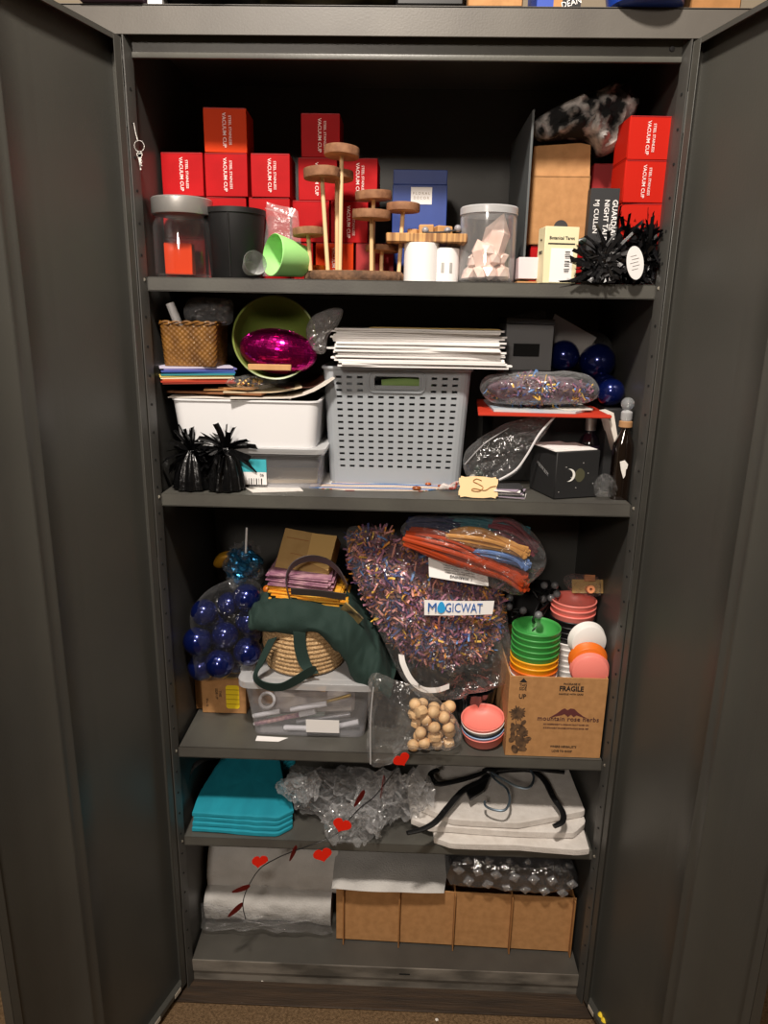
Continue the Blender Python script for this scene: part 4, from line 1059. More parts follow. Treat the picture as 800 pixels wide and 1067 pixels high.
# zip bag
bm = nb(); Y = .11
o = [at(486, 470, Y), at(515, 448, Y), at(545, 437, Y), at(577, 434, Y), at(570, 448, Y), at(552, 470, Y), at(540, 490, Y), at(522, 500, Y), at(496, 503, Y), at(484, 492, Y)]
puff(bm, [(q.x, max(q.z, S2+.012)) for q in o], .03, FRONT(Y), n=72, rings=12, amp=.007, ns=38, seed=31, ridge=.008)
for v in bm.verts: v.co.z = max(v.co.z, S2+.0005)
zb_ = solo('zip_bag', bm, film('hazy zip bag', base=.09, edge=.4, haze=.4, bump=.9, bs=45), 'rumpled clear zip bag leaning between grey basket and moon box', 'bag')
zp_ = [at(578, 434, Y-.034), at(562, 452, Y-.04), at(549, 474, Y-.043), at(537, 490, Y-.043), at(520, 500, Y-.04)]
bm = nb(); tube(bm, catmull(zp_, 24, False), .0022, 6); L = V(zb_.location)
for v in bm.verts: v.co -= L
mk('zip_strip', bm, mat('frosted zip', '#d8d6d8', .4), zb_)
bm = nb(); tube(bm, catmull([at(484, 484, .09), at(505, 462, .085), at(530, 446, .09)], 16, False), .003, 6, flat=.4); solo('zip_strip', bm, mat('frosted strip', '#a8a6a8', .4), 'loose translucent plastic strip behind the rumpled zip bag', 'strip')
for i, (px, py) in enumerate(((492, 497), (500, 494), (497, 488))):
    bm = nb(); sphere(bm, at(px, py, .1), .006, 10); rough_up(bm, .003, 120, i); solo('pebble', bm, mat('pale pebble', '#a8a39b', .4) if i == 0 else mat('dark pebble' + 'x'*i, '#3a4440', .3), ['pale pebble', 'dark green pebble', 'black green pebble topmost'][i] + ' at the foot of rumpled zip bag', 'pebble')

# moon box
Y = .04; e = at(577, 516, Y); zt = zat(471, Y, 577); h = zt - S2 - .0005
rz = -.16; w = .094; d = .1
t = thing('moon_box', 'black box printed with a white crescent moon, papers on its top', 'box', (e.x, Y, S2+.0005), (0, 0, rz))
t.rotation_euler = (0, 0, .32)
bm = nb(); addbox(bm, (w/2, d/2, h/2), (w, d, h), None, .0015); mk('carton_body', bm, M['blackmatte'], t)
mcx, mcz, mr = w*.36, h*.5, .0125
pts = []
for k in range(13): a = -PI/2 - .2 + (PI+.4)*k/12; pts.append((mcx-.004 + mr*math.cos(a), mcz + mr*math.sin(a)))
for k in range(1, 12): a = PI/2 + .12 - (PI+.24)*k/12; pts.append((mcx-.0098 + mr*1.06*math.cos(a), mcz + mr*1.0*math.sin(a)))
bm = nb(); prism(bm, pts, lambda u, v, ww: V((u, ww, v)), -.0006, -.0001); mk('crescent', bm, mat('moon white', '#f4f2ec', .5), t)
bm = nb(); prism(bm, [(mcx+.0185 + .011*math.cos(a*.2)*(.9 if abs(math.sin(a*.2)) > .6 else 1), mcz-.001 + .0135*math.sin(a*.2)) for a in range(31)], lambda u, v, ww: V((u, ww, v)), -.0004, -.0001); mk('olive_disc', bm, mat('olive print', '#4d4c38', .6), t)
for k in range(7):
    bm = nb(); lathe(bm, [(.0008, 0), (.0008, .0003)], 6, Matrix.Translation((w*(.1+.13*k), -.0004, h*(.15 + (k*37 % 10)*.075))) @ RX90, caps=True); mk('printed_star', bm, M['white'], t)
text('MOON BOX', .009, Matrix.Translation((-.0005, d*.5, h*.55)) @ Matrix.Rotation(-PI/2, 4, 'Z') @ RX90 @ Matrix.Rotation(PI/2*0-.35, 4, 'Z'), mat('grey ink', '#8d8d8d', .6), t)
T = V(t.location); R3 = Matrix.Rotation(.32, 3, 'Z')
for i, (u0, v0, u1, v1, a) in enumerate(((-.004, .0, .09, .085, 0), (-.002, .01, .07, .09, .1))):
    bm = nb(); R = Matrix.Rotation(.32 + a, 3, 'Z')
    prism(bm, [tuple((R @ V((x, y, 0)) + T).xy) for x, y in ((u0, v0), (u1, v0+.006), (u1, v1), (u0, v1))], FLAT(S2 + h + .001), i*.0016, .0012+i*.0016)
    solo('note_paper', bm, M['white'], ['lined white paper lying on the moon box', 'upper white paper slip on the moon box'][i], 'paper')

# dark bottles
t = thing('bottle', 'dark purple bottle with silver cap behind the moon box', 'bottle', (at(613, 470, .165).x, .165, S2))
z1 = zat(433, .165, 613) - S2
bm = nb(); rb = .022; lathe(bm, [(.0001, 0), (rb, 0), (rb, z1*.62), (rb*.8, z1*.7), (rb*.45, z1*.76), (rb*.45, z1*.84), (.0001, z1*.84)], 32); mk('glass_body', bm, mat('dark violet glass', '#1b141e', .12, coat=1), t)
bm = nb(); lathe(bm, [(rb*.5, z1*.8), (rb*.52, z1*.97), (.0001, z1*.97)], 24); mk('cap', bm, M['steel'], t)
bm = nb(); lathe(bm, [(rb+.0004, z1*.3), (rb+.0004, z1*.6)], 32); mk('label_band', bm, mat('violet label', '#3b2a41', .5), t)
t = thing('bottle', 'tall dark amber bottle with glass ball stopper at the right wall', 'bottle', (at(655, 515, .05).x, .068, S2))
h = zat(446, .05, 655) - S2; rb = .0175
t.location.x = .4365
bm = nb(); loft(bm, [sec(rb, rb, .009, 0), sec(rb, rb, .009, h*.72), sec(rb*.95, rb*.95, .012, h*.8), sec(rb*.42, rb*.42, .008, h*.98), sec(rb*.42, rb*.42, .008, h*1.08)]); mk('glass_body', bm, mat('dark amber glass', '#17100c', .1, coat=1), t)
bm = nb(); lathe(bm, [(.011, h*.99), (.0125, h*1.0), (.0125, h*1.07), (.01, h*1.08)], 24, caps=True); mk('neck_band', bm, mat('tan cork', '#a87e55', .7), t)
zz_ = h*1.08
bm = nb(); lathe(bm, [(.009, zz_), (.0105, zz_+.004), (.0105, zz_+.016), (.007, zz_+.02)], 24, caps=True); mk('stopper_collar', bm, M['lidp'], t)
bm = nb(); sphere(bm, (0, 0, zz_+.032), .0125, 20); mk('stopper_ball', bm, mat('clear glass', '#dfe3e6', .05, trans=.8), t)
bm = nb(); prism(bm, [(-.013, .075), (-.004, .078), (.003, .07), (.002, .062), (.0, .06), (.0, .048), (-.003, .042), (-.009, .058)], lambda u, v, ww: V((u+.004, -rb-.0003+ww, v)), -.0004, 0)
mk('white_emblem', bm, mat('emblem white', '#e8e4de', .6), t)
bm = nb(); puff(bm, [(q.x, max(q.z, S2+.004)) for q in (at(621, 517, .05), at(622, 500, .05), at(632, 494, .05), at(641, 502, .05), at(641, 517, .05))], .013, FRONT(.055), n=40, rings=8, amp=.006, ns=70, seed=6, ridge=.008)
for v in bm.verts: v.co.z = max(v.co.z, S2+.0005)
solo('film_scrap', bm, M['crinkle'], 'crinkled clear film ball between moon box and amber bottle', 'film')

# plaque with letter, card stack, beads
Y = .03; c = at(499, 501, Y)
t = thing('name_plaque', 'pale wooden plaque with notched corners and a script letter S', 'plaque', (c.x, Y+.004, S2+.001), (-.42, 0, -.05))
hw, hh = .0375, .021
o = [(-hw, .004), (-hw+.003, .004), (-hw+.004, 0), (-hw+.012, .002), (-.01, .0), (.01, .0), (hw-.012, .002), (hw-.004, 0), (hw-.003, .004), (hw, .004), (hw, .012), (hw-.003, hh), (hw, hh*2-.012), (hw, hh*2-.004), (hw-.003, hh*2-.004), (hw-.004, hh*2), (hw-.012, hh*2-.002), (.01, hh*2), (-.01, hh*2), (-hw+.012, hh*2-.002), (-hw+.004, hh*2), (-hw+.003, hh*2-.004), (-hw, hh*2-.004), (-hw, hh*2-.012), (-hw+.003, hh), (-hw, .012)]
bm = nb(); prism(bm, o, lambda u, v, ww: V((u, -ww, v)), -.0015, .0015); mk('plaque_board', bm, mat('pale birch', '#e2c08e', .6), t)
bm = nb(); sp = catmull([V((.006, -.003, .034)), V((-.004, -.003, .037)), V((-.010, -.003, .032)), V((0, -.003, .027)), V((.009, -.003, .021)), V((.002, -.003, .013)), V((-.012, -.003, .014)), V((-.008, -.003, .018)), V((.012, -.003, .015)), V((.024, -.003, .022)), V((.034, -.003, .024))], 60, False)
tube(bm, sp, .0012, 6, flat=.6); mk('script_letter', bm, mat('honey brown wood', '#a9752e', .5), t)
for k in range(9):
    c = at(535, 516, .035); bm = nb()
    addbox(bm, (c.x + rnd.uniform(-.004, .004) - k*.001, .055 + rnd.uniform(-.005, .005), S2 + .0015 + k*.0024), (.05, .045, .002), Matrix.Rotation(rnd.uniform(-.25, .25)-.2, 3, 'Z'), .0002)
    solo('printed_card', bm, [M['white'], mat('lilac card', '#a899ac', .6), M['dark']][k % 3] if k < 3 else [M['white'], bpy.data.materials['lilac card'], M['dark']][k % 3], ['white', 'lilac', 'dark'][k % 3] + f' card in the small messy pile by the plaque, {["lowest","second","third","fourth","fifth","sixth","seventh","eighth","topmost"][k]} up', 'card', 'small cards beside the plaque')
for i, (px, py, r, lb) in enumerate(((434, 511, .0085, 'larger brown oval bead lying on the shelf edge'), (446, 506, .006, 'small orange brown bead behind the larger one'), (459, 508, .006, 'brown bead next to the crumpled wrapper'))):
    c = atz(px, py, S2); bm = nb(); sphere(bm, (c.x, c.y, S2 + r*.55), r, 18, (1.1, .8, .55)); solo('bead', bm, mat('glossy brown' + 'abc'[i], ('#8a4a26', '#a9541f', '#8a3f22')[i], .25), lb, 'bead')
c = atz(466, 511, S2); bm = nb(); puff(bm, [(c.x-.016, S2+.002), (c.x-.01, S2+.014), (c.x+.006, S2+.012), (c.x+.022, S2+.02), (c.x+.016, S2+.003)], .008, FRONT(c.y), n=36, rings=6, amp=.004, ns=90, seed=3)
for v in bm.verts: v.co.z = max(v.co.z, S2+.0005)
solo('wrapper', bm, mat('white red wrapper', '#d8d0cc', .3, col2='#b3433a', ns=60, lo=.5, hi=.6), 'small crumpled white and red wrapper on the shelf edge', 'wrapper')
# ================================================================ shelf 3, left
def oriented(c, u, v, w=None):
    """matrix with local X along u, Z along v"""
    u = V(u).normalized(); v = V(v); v = (v - u*u.dot(v)).normalized(); n = u.cross(v) * -1
    m = Matrix((u, n, v)).transposed().to_4x4(); m.translation = V(c); return m
# small boxes
Y = .155; a, b = at(197, 730, Y), at(243, 730, Y); b.x += -.434-a.x; a.x = -.434; h = zat(706, Y, 220) - S3; w = b.x-a.x
t = thing('carton', 'small brown carton with four yellow label bars under the blue ball bag', 'box', ((a.x+b.x)/2, Y, S3))
bm = nb(); addbox(bm, (0, .05, h/2), (w, .1, h), None, .001); mk('carton_body', bm, M['kraft'], t)
bm = nb(); prism(bm, [(w*.2 + x, h*.47 + y) for x, y in rrect(w*.15, h*.33, .006, 4)], lambda u, v, ww: V((u, ww, v)), -.0006, -.0001); yl = mk('yellow_label', bm, mat('yellow label', '#f6d61a', .6), t)
for k in range(4):
    bm = nb(); addbox(bm, (w*.2, -.0008, h*(.27 + .135*k)), (w*.3, .0004, h*.018)); mk('label_line', bm, mat('ochre line', '#b5930f', .6) if k == 0 else bpy.data.materials['ochre line'], yl)
text('THIS\nSIDE UP', .008, on_front(-w*.12, -.0005, h*.55, -PI/2), M['ink'], t)
text('30 x 12', .007, on_front(-w*.38, -.0005, h*.3, -PI/2), M['ink'], t)
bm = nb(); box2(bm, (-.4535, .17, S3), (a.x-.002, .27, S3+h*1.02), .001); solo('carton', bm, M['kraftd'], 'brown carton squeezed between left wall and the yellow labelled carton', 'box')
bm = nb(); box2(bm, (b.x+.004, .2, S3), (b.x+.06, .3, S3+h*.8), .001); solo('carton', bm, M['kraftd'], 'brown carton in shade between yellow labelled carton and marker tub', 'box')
zbx = S3 + h + .001
# balls in a bag
BL = [(202, 689, 15), (226, 686, 15), (249, 678, 15), (209, 664, 15), (232, 657, 14), (250, 651, 14), (215, 640, 14), (238, 630, 13), (257, 625, 15), (197, 668, 12), (243, 690, 12), (222, 672, 12), (261, 662, 11), (224, 648, 12)]
wh = ['at the bottom left', 'bottom, second from left', 'at the bottom right, brightest', 'on the left above the bottom row', 'in the middle', 'on the right under the green cloth', 'upper left', 'upper middle', 'at the top right', 'against the left wall', 'low beside the marker tub lid', 'low between brighter balls', 'far right behind green cloth', 'behind the middle ones']
balls = []
for (px, py, r), q in zip(BL, wh):
    Y = .12 if r > 13 else .15
    o_ = ball(px, py, r*.98, Y, f'blue ornament ball in the clear bag, {q}', 'blue ornament balls in the clear bag')
    balls.append((o_, r*.98*(o_.location-CAM).length*.97/F))
for it in range(60):
    for i in range(len(balls)):
        for j in range(i):
            (p, ra), (q, rb_) = balls[i], balls[j]; d = p.location - q.location; g_ = (ra + rb_)*1.01 - d.length
            if g_ > 0:
                n_ = d.normalized() if d.length > 1e-6 else V((0, 1, 0)); n_ = (n_ + V((0, .25 if d.y >= 0 else -.25, 0))).normalized()
                p.location = p.location + n_*g_*.5; q.location = q.location - n_*g_*.5
    for p, ra in balls:
        L_ = p.location; p.location = (max(L_.x, -.452+ra), min(max(L_.y, .05+ra), .28), max(L_.z, zbx + ra + .001))
Y = .13
o = [at(185, 690, Y), at(188, 655, Y), at(200, 632, Y), at(225, 610, Y), at(255, 602, Y), at(272, 612, Y), at(272, 650, Y), at(268, 685, Y), at(255, 703, Y), at(210, 707, Y), at(190, 702, Y)]
bm = nb(); puff(bm, [(max(q.x, -.44), max(q.z, zbx+.004)) for q in o], .06, FRONT(Y), n=80, rings=12, amp=.004, ns=30, seed=41, ridge=.006)
solo('ornament_bag', bm, M['clear'], 'clear plastic bag holding the pile of blue balls, left wall', 'bag')
bm = nb(); c = at(253, 588, .16); sphere(bm, c, .033, 36, (1, .9, 1.2)); rough_up(bm, .016, 45, 3); rough_up(bm, .008, 110, 5)
solo('foil_bundle', bm, mat('crumpled blue foil', '#2a6f9a', .22, .8, bump=.5, bs=90), 'crumpled light blue foil bundle above the blue ball bag', 'foil', smooth=False)
bm = nb(); sphere(bm, c, .04, 36, (1, .9, 1.22)); rough_up(bm, .02, 40, 7); rough_up(bm, .01, 110, 8); solo('film_wrap', bm, M['crinkle'], 'crinkled clear film wrapped round the light blue foil bundle', 'film')
a, b = at(257, 550, .14), at(256, 576, .145); bm = nb(); tube(bm, [a, b], .0022, 8); solo('lollipop_stick', bm, M['whitep'], 'thin white stick standing up out of the blue foil bundle', 'stick')
bm = nb(); o = [at(222, 588, .22), at(228, 577, .22), at(244, 574, .22), at(240, 584, .22), at(230, 592, .22)]
puff(bm, [(q.x, q.z) for q in o], .012, FRONT(.22), n=30, rings=5, amp=.003); solo('foil_bundle', bm, mat('mustard foil', '#a5781f', .35, .4), 'mustard foil bit left of the light blue foil bundle', 'foil')

# marker tub
Y = .062; a, b = at(262, 765, Y), at(378, 765, Y); at_, bt = at(253, 722, Y), at(388, 722, Y)
zt = zat(712, Y, 316); h = zt - S3 - .001; hxb = (b.x-a.x)/2; hxt = (bt.x-at_.x)/2; hy = .085
t = thing('storage_tub', 'clear lidded plastic tub of markers with blank white label', 'tub', ((at_.x+bt.x)/2, Y+hy, S3+.001))
bm = nb(); tubmesh(bm, hxt, hy, h, 1-hxb/hxt, r=.02, rim=.005); mk('tub_body', bm, M['tub'], t)
bm = nb(); loft(bm, [sec(hxt+.006, hy+.006, .024, h-.012), sec(hxt+.011, hy+.011, .026, h-.01), sec(hxt+.011, hy+.011, .026, h+.004), sec(hxt+.008, hy+.008, .025, h+.006), sec(hxt-.012, hy-.012, .02, h+.006), sec(hxt-.014, hy-.014, .02, h+.002)], False, True); mk('tub_lid', bm, M['lidp'], t)
for s in (-1, 1):
    bm = nb(); addbox(bm, (s*(hxt+.012), 0, h-.006), (.008, .07, .024), None, .002); mk('lid_latch', bm, M['lidp'], t)
lc = at(336, 757, Y) - t.location
bm = nb(); addbox(bm, (lc.x, -hy*.955-.003, lc.z), (.072, .0006, .032), Matrix.Rotation(.07, 3, 'X')); mk('label', bm, M['white'], t)
tl = t.location; z0 = tl.z + .006
def stick(name, pa, pb, r, m, label, cat, capm=None, grp=None):
    t = thing(name, label, cat, pa, (0, 0, 0), grp); d = V(pb) - V(pa)
    bm = nb(); tube(bm, [V((0, 0, 0)), d*.72], r, 12); mk('barrel', bm, m, t)
    bm = nb(); tube(bm, [d*.72, d*.98], r*1.06, 12); mk('cap', bm, capm or m, t)
    bm = nb(); tube(bm, [d*-.02, V((0, 0, 0))], r*.8, 10); mk('end_plug', bm, capm or m, t)
Yi = Y + .022
for (x0, y0, x1, y1, r, m, lb, cm, dy) in (
    (303, 739, 341, 733, .0058, M['whitep'], 'white marker highest in the clear tub, beside the tape roll', None, 0),
    (264, 746, 292, 741, .005, M['whitep'], 'short white marker at left end inside the clear tub', None, .004),
    (266, 757, 330, 741, .0055, mat('patterned pink barrel', '#d9a9a2', .4, col2='#8d5c78', ns=120), 'pink patterned marker lying slanted in the clear tub', M['whitep'], .012),
    (297, 767, 352, 768, .0058, M['whitep'], 'white marker lowest in the clear tub under the label', None, 0),
    (333, 733, 366, 724, .004, M['brass'], 'thin gold pen near the lid of the clear tub', None, .03),
    (280, 747, 340, 744, .005, mat('grey green barrel', '#6f7f73', .4), 'grey green marker in the middle of the clear tub', None, .03),
    (350, 765, 374, 752, .0058, M['whitep'], 'white marker at the right end inside the clear tub', None, .01),
    (310, 760, 366, 744, .0055, mat('silver barrel', '#a3a3a6', .35, .5), 'silver grey marker behind the blank label', None, .026)):
    pa, pb = at(x0, y0, Yi+dy), at(x1, y1, Yi+dy)
    pa.z = max(pa.z, z0+r); pb.z = max(pb.z, z0+r)
    stick('marker_pen', pa, pb, r, m, lb, 'marker', cm, 'markers in the clear tub')
c = at(278, 730, Yi+.02)
t = thing('tape_roll', 'white tape roll leaning inside the clear tub at upper left', 'tape', c, (.9, .0, .25))
bm = nb(); lathe(bm, [(.014, -.009), (.0185, -.009), (.0185, .009), (.014, .009), (.014, -.009)], 32); mk('tape', bm, M['whitep'], t)
bm = nb(); lathe(bm, [(.0128, -.0088), (.014, -.0088), (.014, .0088), (.0128, .0088), (.0128, -.0088)], 32); mk('core', bm, M['paperw'], t)
bm = nb(); addbox(bm, (tl.x+.0, tl.y+.02, tl.z+.05), (hxb*1.5, .09, .05), Matrix.Rotation(.1, 3, 'Z'), .006); rough_up(bm, .004, 60, 2); solo('craft_bundle', bm, mat('muted grey mauve cloth', '#8b8385', .8, col2='#b9b0a6', ns=30), 'muted grey craft bundle at the back inside the marker tub', 'bundle')
bm = nb(); addbox(bm, (tl.x+.0, tl.y-.03, tl.z+.098), (.07, .03, .006), Matrix.Rotation(.12, 3, 'Y'), .001); solo('wood_stick', bm, M['wood'], 'flat wooden stick near the lid inside the marker tub', 'stick')
flat_poly('paper_slip', [(266, 772), (290, 773), (300, 769), (268, 767)], S3, .0008, M['white'], 'white paper slip under the front edge of the marker tub', 'paper')
# rope basket on the lid
zl = tl.z + h + .0065
Y = .165; c = at(318, 680, Y); R = .088
t = thing('rope_basket', 'round coiled natural rope basket under the dark green cloth', 'basket', (c.x, Y, zl))
M['rope'] = mat('natural jute rope', '#dab88a', .85, col2='#a07b50', ns=260, bump=.5, bs=500)
nr = 11; hr = (zat(655, Y-R, 318) - zl)/nr
for k in range(nr):
    bm = nb(); rr = R*(.93 + .07*min(1, k/4)); pts = [V((rr*math.cos(2*PI*i/150), rr*math.sin(2*PI*i/150), hr*(k+.5))) for i in range(150)]
    tube(bm, pts, [hr*.56*(1 + .13*math.sin(i*2*PI/2.4 + k*1.3)) for i in range(150)], 8, closed=True); mk('rope_coil', bm, M['rope'], t)
bm = nb(); lathe(bm, [(.0001, .001), (R*.93, .001), (R*.93, .006), (.0001, .006)], 40); mk('base_coil', bm, M['rope'], t)
zrb = zl + nr*hr
# green cloth tote draped over the basket
M['green'] = mat('dark green canvas', '#19302a', .85, bump=.25, bs=400)
tt = thing('tote_bag', 'dark green canvas tote bag draped over the rope basket', 'bag', (c.x, Y, zrb))
T0 = V(tt.location)
bm = nb()
# drape as a height field over the basket that falls to the right and forward
NU, NV2 = 64, 36; rows = []
prof = [at(258, 640, .09), at(268, 629, .09), at(300, 629, .09), (at(340, 634, .09)), at(368, 645, .085), at(385, 665, .08), at(398, 690, .075), at(410, 712, .07)]
prof2 = [at(262, 658, .07), at(280, 659, .07), at(310, 662, .07), at(340, 668, .07), at(358, 690, .065), at(368, 708, .06), at(385, 722, .058), at(404, 726, .056)]
backp = [V((p.x+.01, .3, p.z - .012 + .02*(i < 5))) for i, p in enumerate(prof)]
A = catmull(prof2, NU, False); B = catmull(prof, NU, False); Cc = catmull(backp, NU, False)
for j in range(NV2+1):
    v = j/NV2; row = []
    for i in range(NU):
        if v < .3: u = v/.3; p = A[i].lerp(B[i], u); p.y -= .016*math.sin(u*PI)
        else: u = (v-.3)/.7; p = B[i].lerp(Cc[i], u); p.z += .012*math.sin(u*PI)
        fold = .008*math.sin(i*.36 + v*6 + 2.5*nz((i*.05, v*2, 0), 1, 3))*(.4 + i/NU) + .02*(abs(nz((i*.13, v*4 + i*.05, 1), 1, 5)) - .2) + .01*(abs(nz((i*.3 - v*3, v*8, 1), 1, 6)) - .2)
        p = p + V((0, -.4, .9))*fold
        row.append(bm.verts.new(p - T0))
    rows.append(row)
for a, b in zip(rows, rows[1:]):
    for i in range(NU-1): bm.faces.new((a[i], a[i+1], b[i+1], b[i]))
cl = mk('cloth_body', bm, M['green'], tt); sm = cl.modifiers.new('th', 'SOLIDIFY'); sm.thickness = .004
sb = cl.modifiers.new('s', 'SUBSURF'); sb.levels = 1; sb.render_levels = 1
bm = nb(); yb_ = Y - R - .008
P = [at(312, 650, yb_), at(312, 660, yb_-.003), at(313, 675, yb_-.002), at(318, 692, yb_-.004), at(326, 702, .062-.008)]
ribbon(bm, [(q - T0, (1, 0, .1)) for q in catmull(P, 20, False)], .026, .002); mk('strap', bm, M['green'], tt)
bm = nb(); P = [at(284, 665, .068), at(272, 690, .058), at(266, 705, .045), at(275, 714, .04), at(292, 716, .038), at(308, 709, .042), at(324, 699, .05), at(330, 698, .06)]
W_ = [(.6, -.2, .3), (.7, -.3, .5), (.5, -.5, .8), (0, -.4, 1), (0, -.4, 1), (-.3, -.4, 1), (-.3, -.4, 1), (-.3, -.4, 1)]
cp_ = catmull(P, 32, False); wd_ = catmull([V(q) for q in W_], 32, False)
ribbon(bm, [(p - T0, w) for p, w in zip(cp_, wd_)], .024, .002); mk('strap', bm, M['green'], tt)
# card stack on the tote
zcd = zat(634, .11, 320)
xa, xb = at(281, 625, .1).x, at(361, 625, .1).x
n_ = 22; zt = zat(601, .1, 300); st = (zt - zcd)/n_
ol = [mat('yellow orange card', '#e69a22', .6, col2='#f2bb45', ns=50), mat('purple pink card', '#8e5a76', .6, col2='#c79aa6', ns=60)]
for k in range(n_):
    up = k >= 13; bm = nb()
    w = (xb-xa)*rnd.uniform(.93, 1.0) * (.86 if up else 1); cx = (xa+xb)/2 - (.017 if up else 0) + rnd.uniform(-.009, .009)
    addbox(bm, (cx + .0, .16+rnd.uniform(-.004, .004), zcd + k*st + st*.42), (w, .11, st*.72), Matrix.Rotation(rnd.uniform(-.07, .07)-.04, 3, 'Z') @ Matrix.Rotation(.07, 3, 'Y'), .0004)
    solo('art_card', bm, ol[1] if up else ol[0], ('purple pink' if up else 'orange yellow') + ' edged card sheaf in the pile on the green tote', 'card', ('purple' if up else 'orange') + ' card sheaves on the green tote')
bm = nb(); m_o = oriented(at(366, 640, .085), (.62, -.2, -.5), (.3, -.5, .6)); addbox(bm, (0, 0, 0), (.05, .003, .04))
for v in bm.verts: v.co = m_o @ v.co
solo('photo_card', bm, mat('dark photo card', '#2e2a28', .35, col2='#b29a62', ns=40), 'dark card with pale edge leaning beside the orange pile', 'card')
# kraft box tilted
M['tan'] = mat('tan kraft card', '#b18f58', .75, col2='#a5824c', ns=30)
zk = zt + .004
p00, p10, p11, p01 = at(284, 598, .14), at(340, 609, .12), at(353, 544, .2), at(289, 549, .2)
u = p10 - p00; v = p01 - p00; m_o = oriented((p00+p10)/2, u, v); W, Hh = u.length, v.length
t = thing('kraft_box', 'tan kraft box tipped back on the purple card pile', 'box'); t.matrix_world = m_o
bm = nb(); addbox(bm, (0, .022, Hh/2), (W, .044, Hh), None, .001); mk('box_body', bm, M['tan'], t)
bm = nb(); prism(bm, [(W*.02, Hh*.98), (W*.04, Hh*.42), (W*.12, Hh*.36), (W*.5, Hh*.25), (W*.5, Hh*.99)], lambda a, b, w: V((a, -w - .012*max(0, (a/W))*2, b)), .0004, .0026); mk('flap', bm, mat('pale tan flap', '#c7a262', .75), t)
bm = nb(); prism(bm, [(-W*.42, Hh*.82), (W*.0, Hh*.82), (W*.0, Hh*.8), (-W*.42, Hh*.8)], lambda a, b, w: V((a, -w, b)), .0001, .0006); mk('fold_line', bm, M['kraftd'], t)
bm = nb(); prism(bm, [(-W*.28, Hh*.5), (-W*.05, Hh*.5), (-W*.05, Hh*.485), (-W*.28, Hh*.485)], lambda a, b, w: V((a, -w, b)), .0001, .0006); mk('printed_line', bm, M['kraftd'], t)
# dark looped band
bm = nb(); P = [at(302, 625, .1), at(298, 606, .095), at(304, 590, .095), at(320, 582, .1), at(338, 584, .11), at(352, 594, .12), at(362, 612, .12)]
ribbon(bm, [(q, (.05, -.55, .8)) for q in catmull(P, 30, False)], .02, .002); solo('ribbon_band', bm, mat('dark grey ribbon', '#4a4345', .5), 'dark grey ribbon arching over the tan kraft box', 'ribbon')
P = [at(303, 616, .088), at(330, 618, .088), at(360, 622, .09)]
bm = nb(); ribbon(bm, [(q, (.05, -.4, 1)) for q in catmull(P, 16, False)], .018, .002); solo('ribbon_band', bm, mat('dark brown grey ribbon', '#3f3836', .6), 'dark ribbon lying across the front of the card pile', 'ribbon')
bm = nb(); c = at(278, 614, .14); sphere(bm, c, .009, 14); solo('bead', bm, mat('amber orange', '#b9621a', .3), 'amber orange ball half hidden left of the card pile', 'bead')

# ================================================================ big bag of shredded paper
YB = .135
oB = [(362, 556), (380, 552), (400, 553), (440, 573), (480, 590), (515, 606), (527, 630), (532, 665), (540, 690), (534, 706), (500, 716), (462, 724), (435, 718), (418, 702), (402, 672), (380, 628), (364, 592)]
fu = lambda l, Y: [(at(x, y, Y).x, at(x, y, Y).z) for x, y in l]
def tiltmap(Y, zr, k):  # leans back with height
    return lambda u, v, w: V((u, Y - w + (v - zr)*k, v))
mpB = tiltmap(YB, .9, .12)
bm = nb(); puff(bm, fu(oB, YB), .075, mpB, n=96, rings=16, amp=.008, ns=24, seed=51, ridge=.014, p=.55)
bag = solo('shred_bag', bm, M['bagfilm'], 'big clear plastic bag of multicoloured shredded paper with white labels', 'bag')
oS = fu([(364, 558), (400, 556), (440, 577), (490, 598), (522, 618), (522, 655), (505, 678), (465, 690), (432, 684), (405, 660), (382, 622), (367, 590)], YB)
cS = V((sum(p[0] for p in oS)/len(oS), sum(p[1] for p in oS)/len(oS)))
def inside(x, z, poly):
    r = False; n = len(poly); j = n-1
    for i in range(n):
        if (poly[i][1] > z) != (poly[j][1] > z) and x < (poly[j][0]-poly[i][0])*(z-poly[i][1])/(poly[j][1]-poly[i][1]) + poly[i][0]: r = not r
        j = i
    return r
def edge_d(x, z, poly):
    d = 9; n = len(poly)
    for i in range(n):
        a = V(poly[i]); b = V(poly[(i+1) % n]); ab = b-a; t = max(0, min(1, (V((x, z))-a).dot(ab)/ab.length_squared)); d = min(d, (V((x, z))-a-ab*t).length)
    return d
def tS(p):
    if not inside(p.x, p.z, oS): return False
    d = edge_d(p.x, p.z, oS); th = .068*min(1, d/.085)**.55
    yc = YB + (p.z-.9)*.12
    return yc - th < p.y < yc - th + .022
bx = (V((min(p[0] for p in oS), YB-.1, min(p[1] for p in oS))), V((max(p[0] for p in oS), YB+.06, max(p[1] for p in oS))))
shreds('paper_shreds', tS, 3900, [SH[k] for k in ('mauve', 'plum', 'orange', 'yellow', 'navy', 'blue', 'brown', 'pink')], [8, 6, 2.2, 1.4, 5, 1.5, 4, 6], .04, .0042, 9, 'purple, pink, orange and blue paper shreds filling the big bag', bx)
bm = nb(); puff(bm, [(cS.x + (x-cS.x)*.93, cS.y + (z-cS.y)*.93) for x, z in oS], .05, mpB, n=64, rings=8, amp=.004, ns=40); solo('shred_core', bm, mat('packed dark shreds', '#553a49', .9, col2='#7d5258', ns=120), 'densely packed plum shreds in the middle of the big bag', 'paper shreds', kind='stuff')
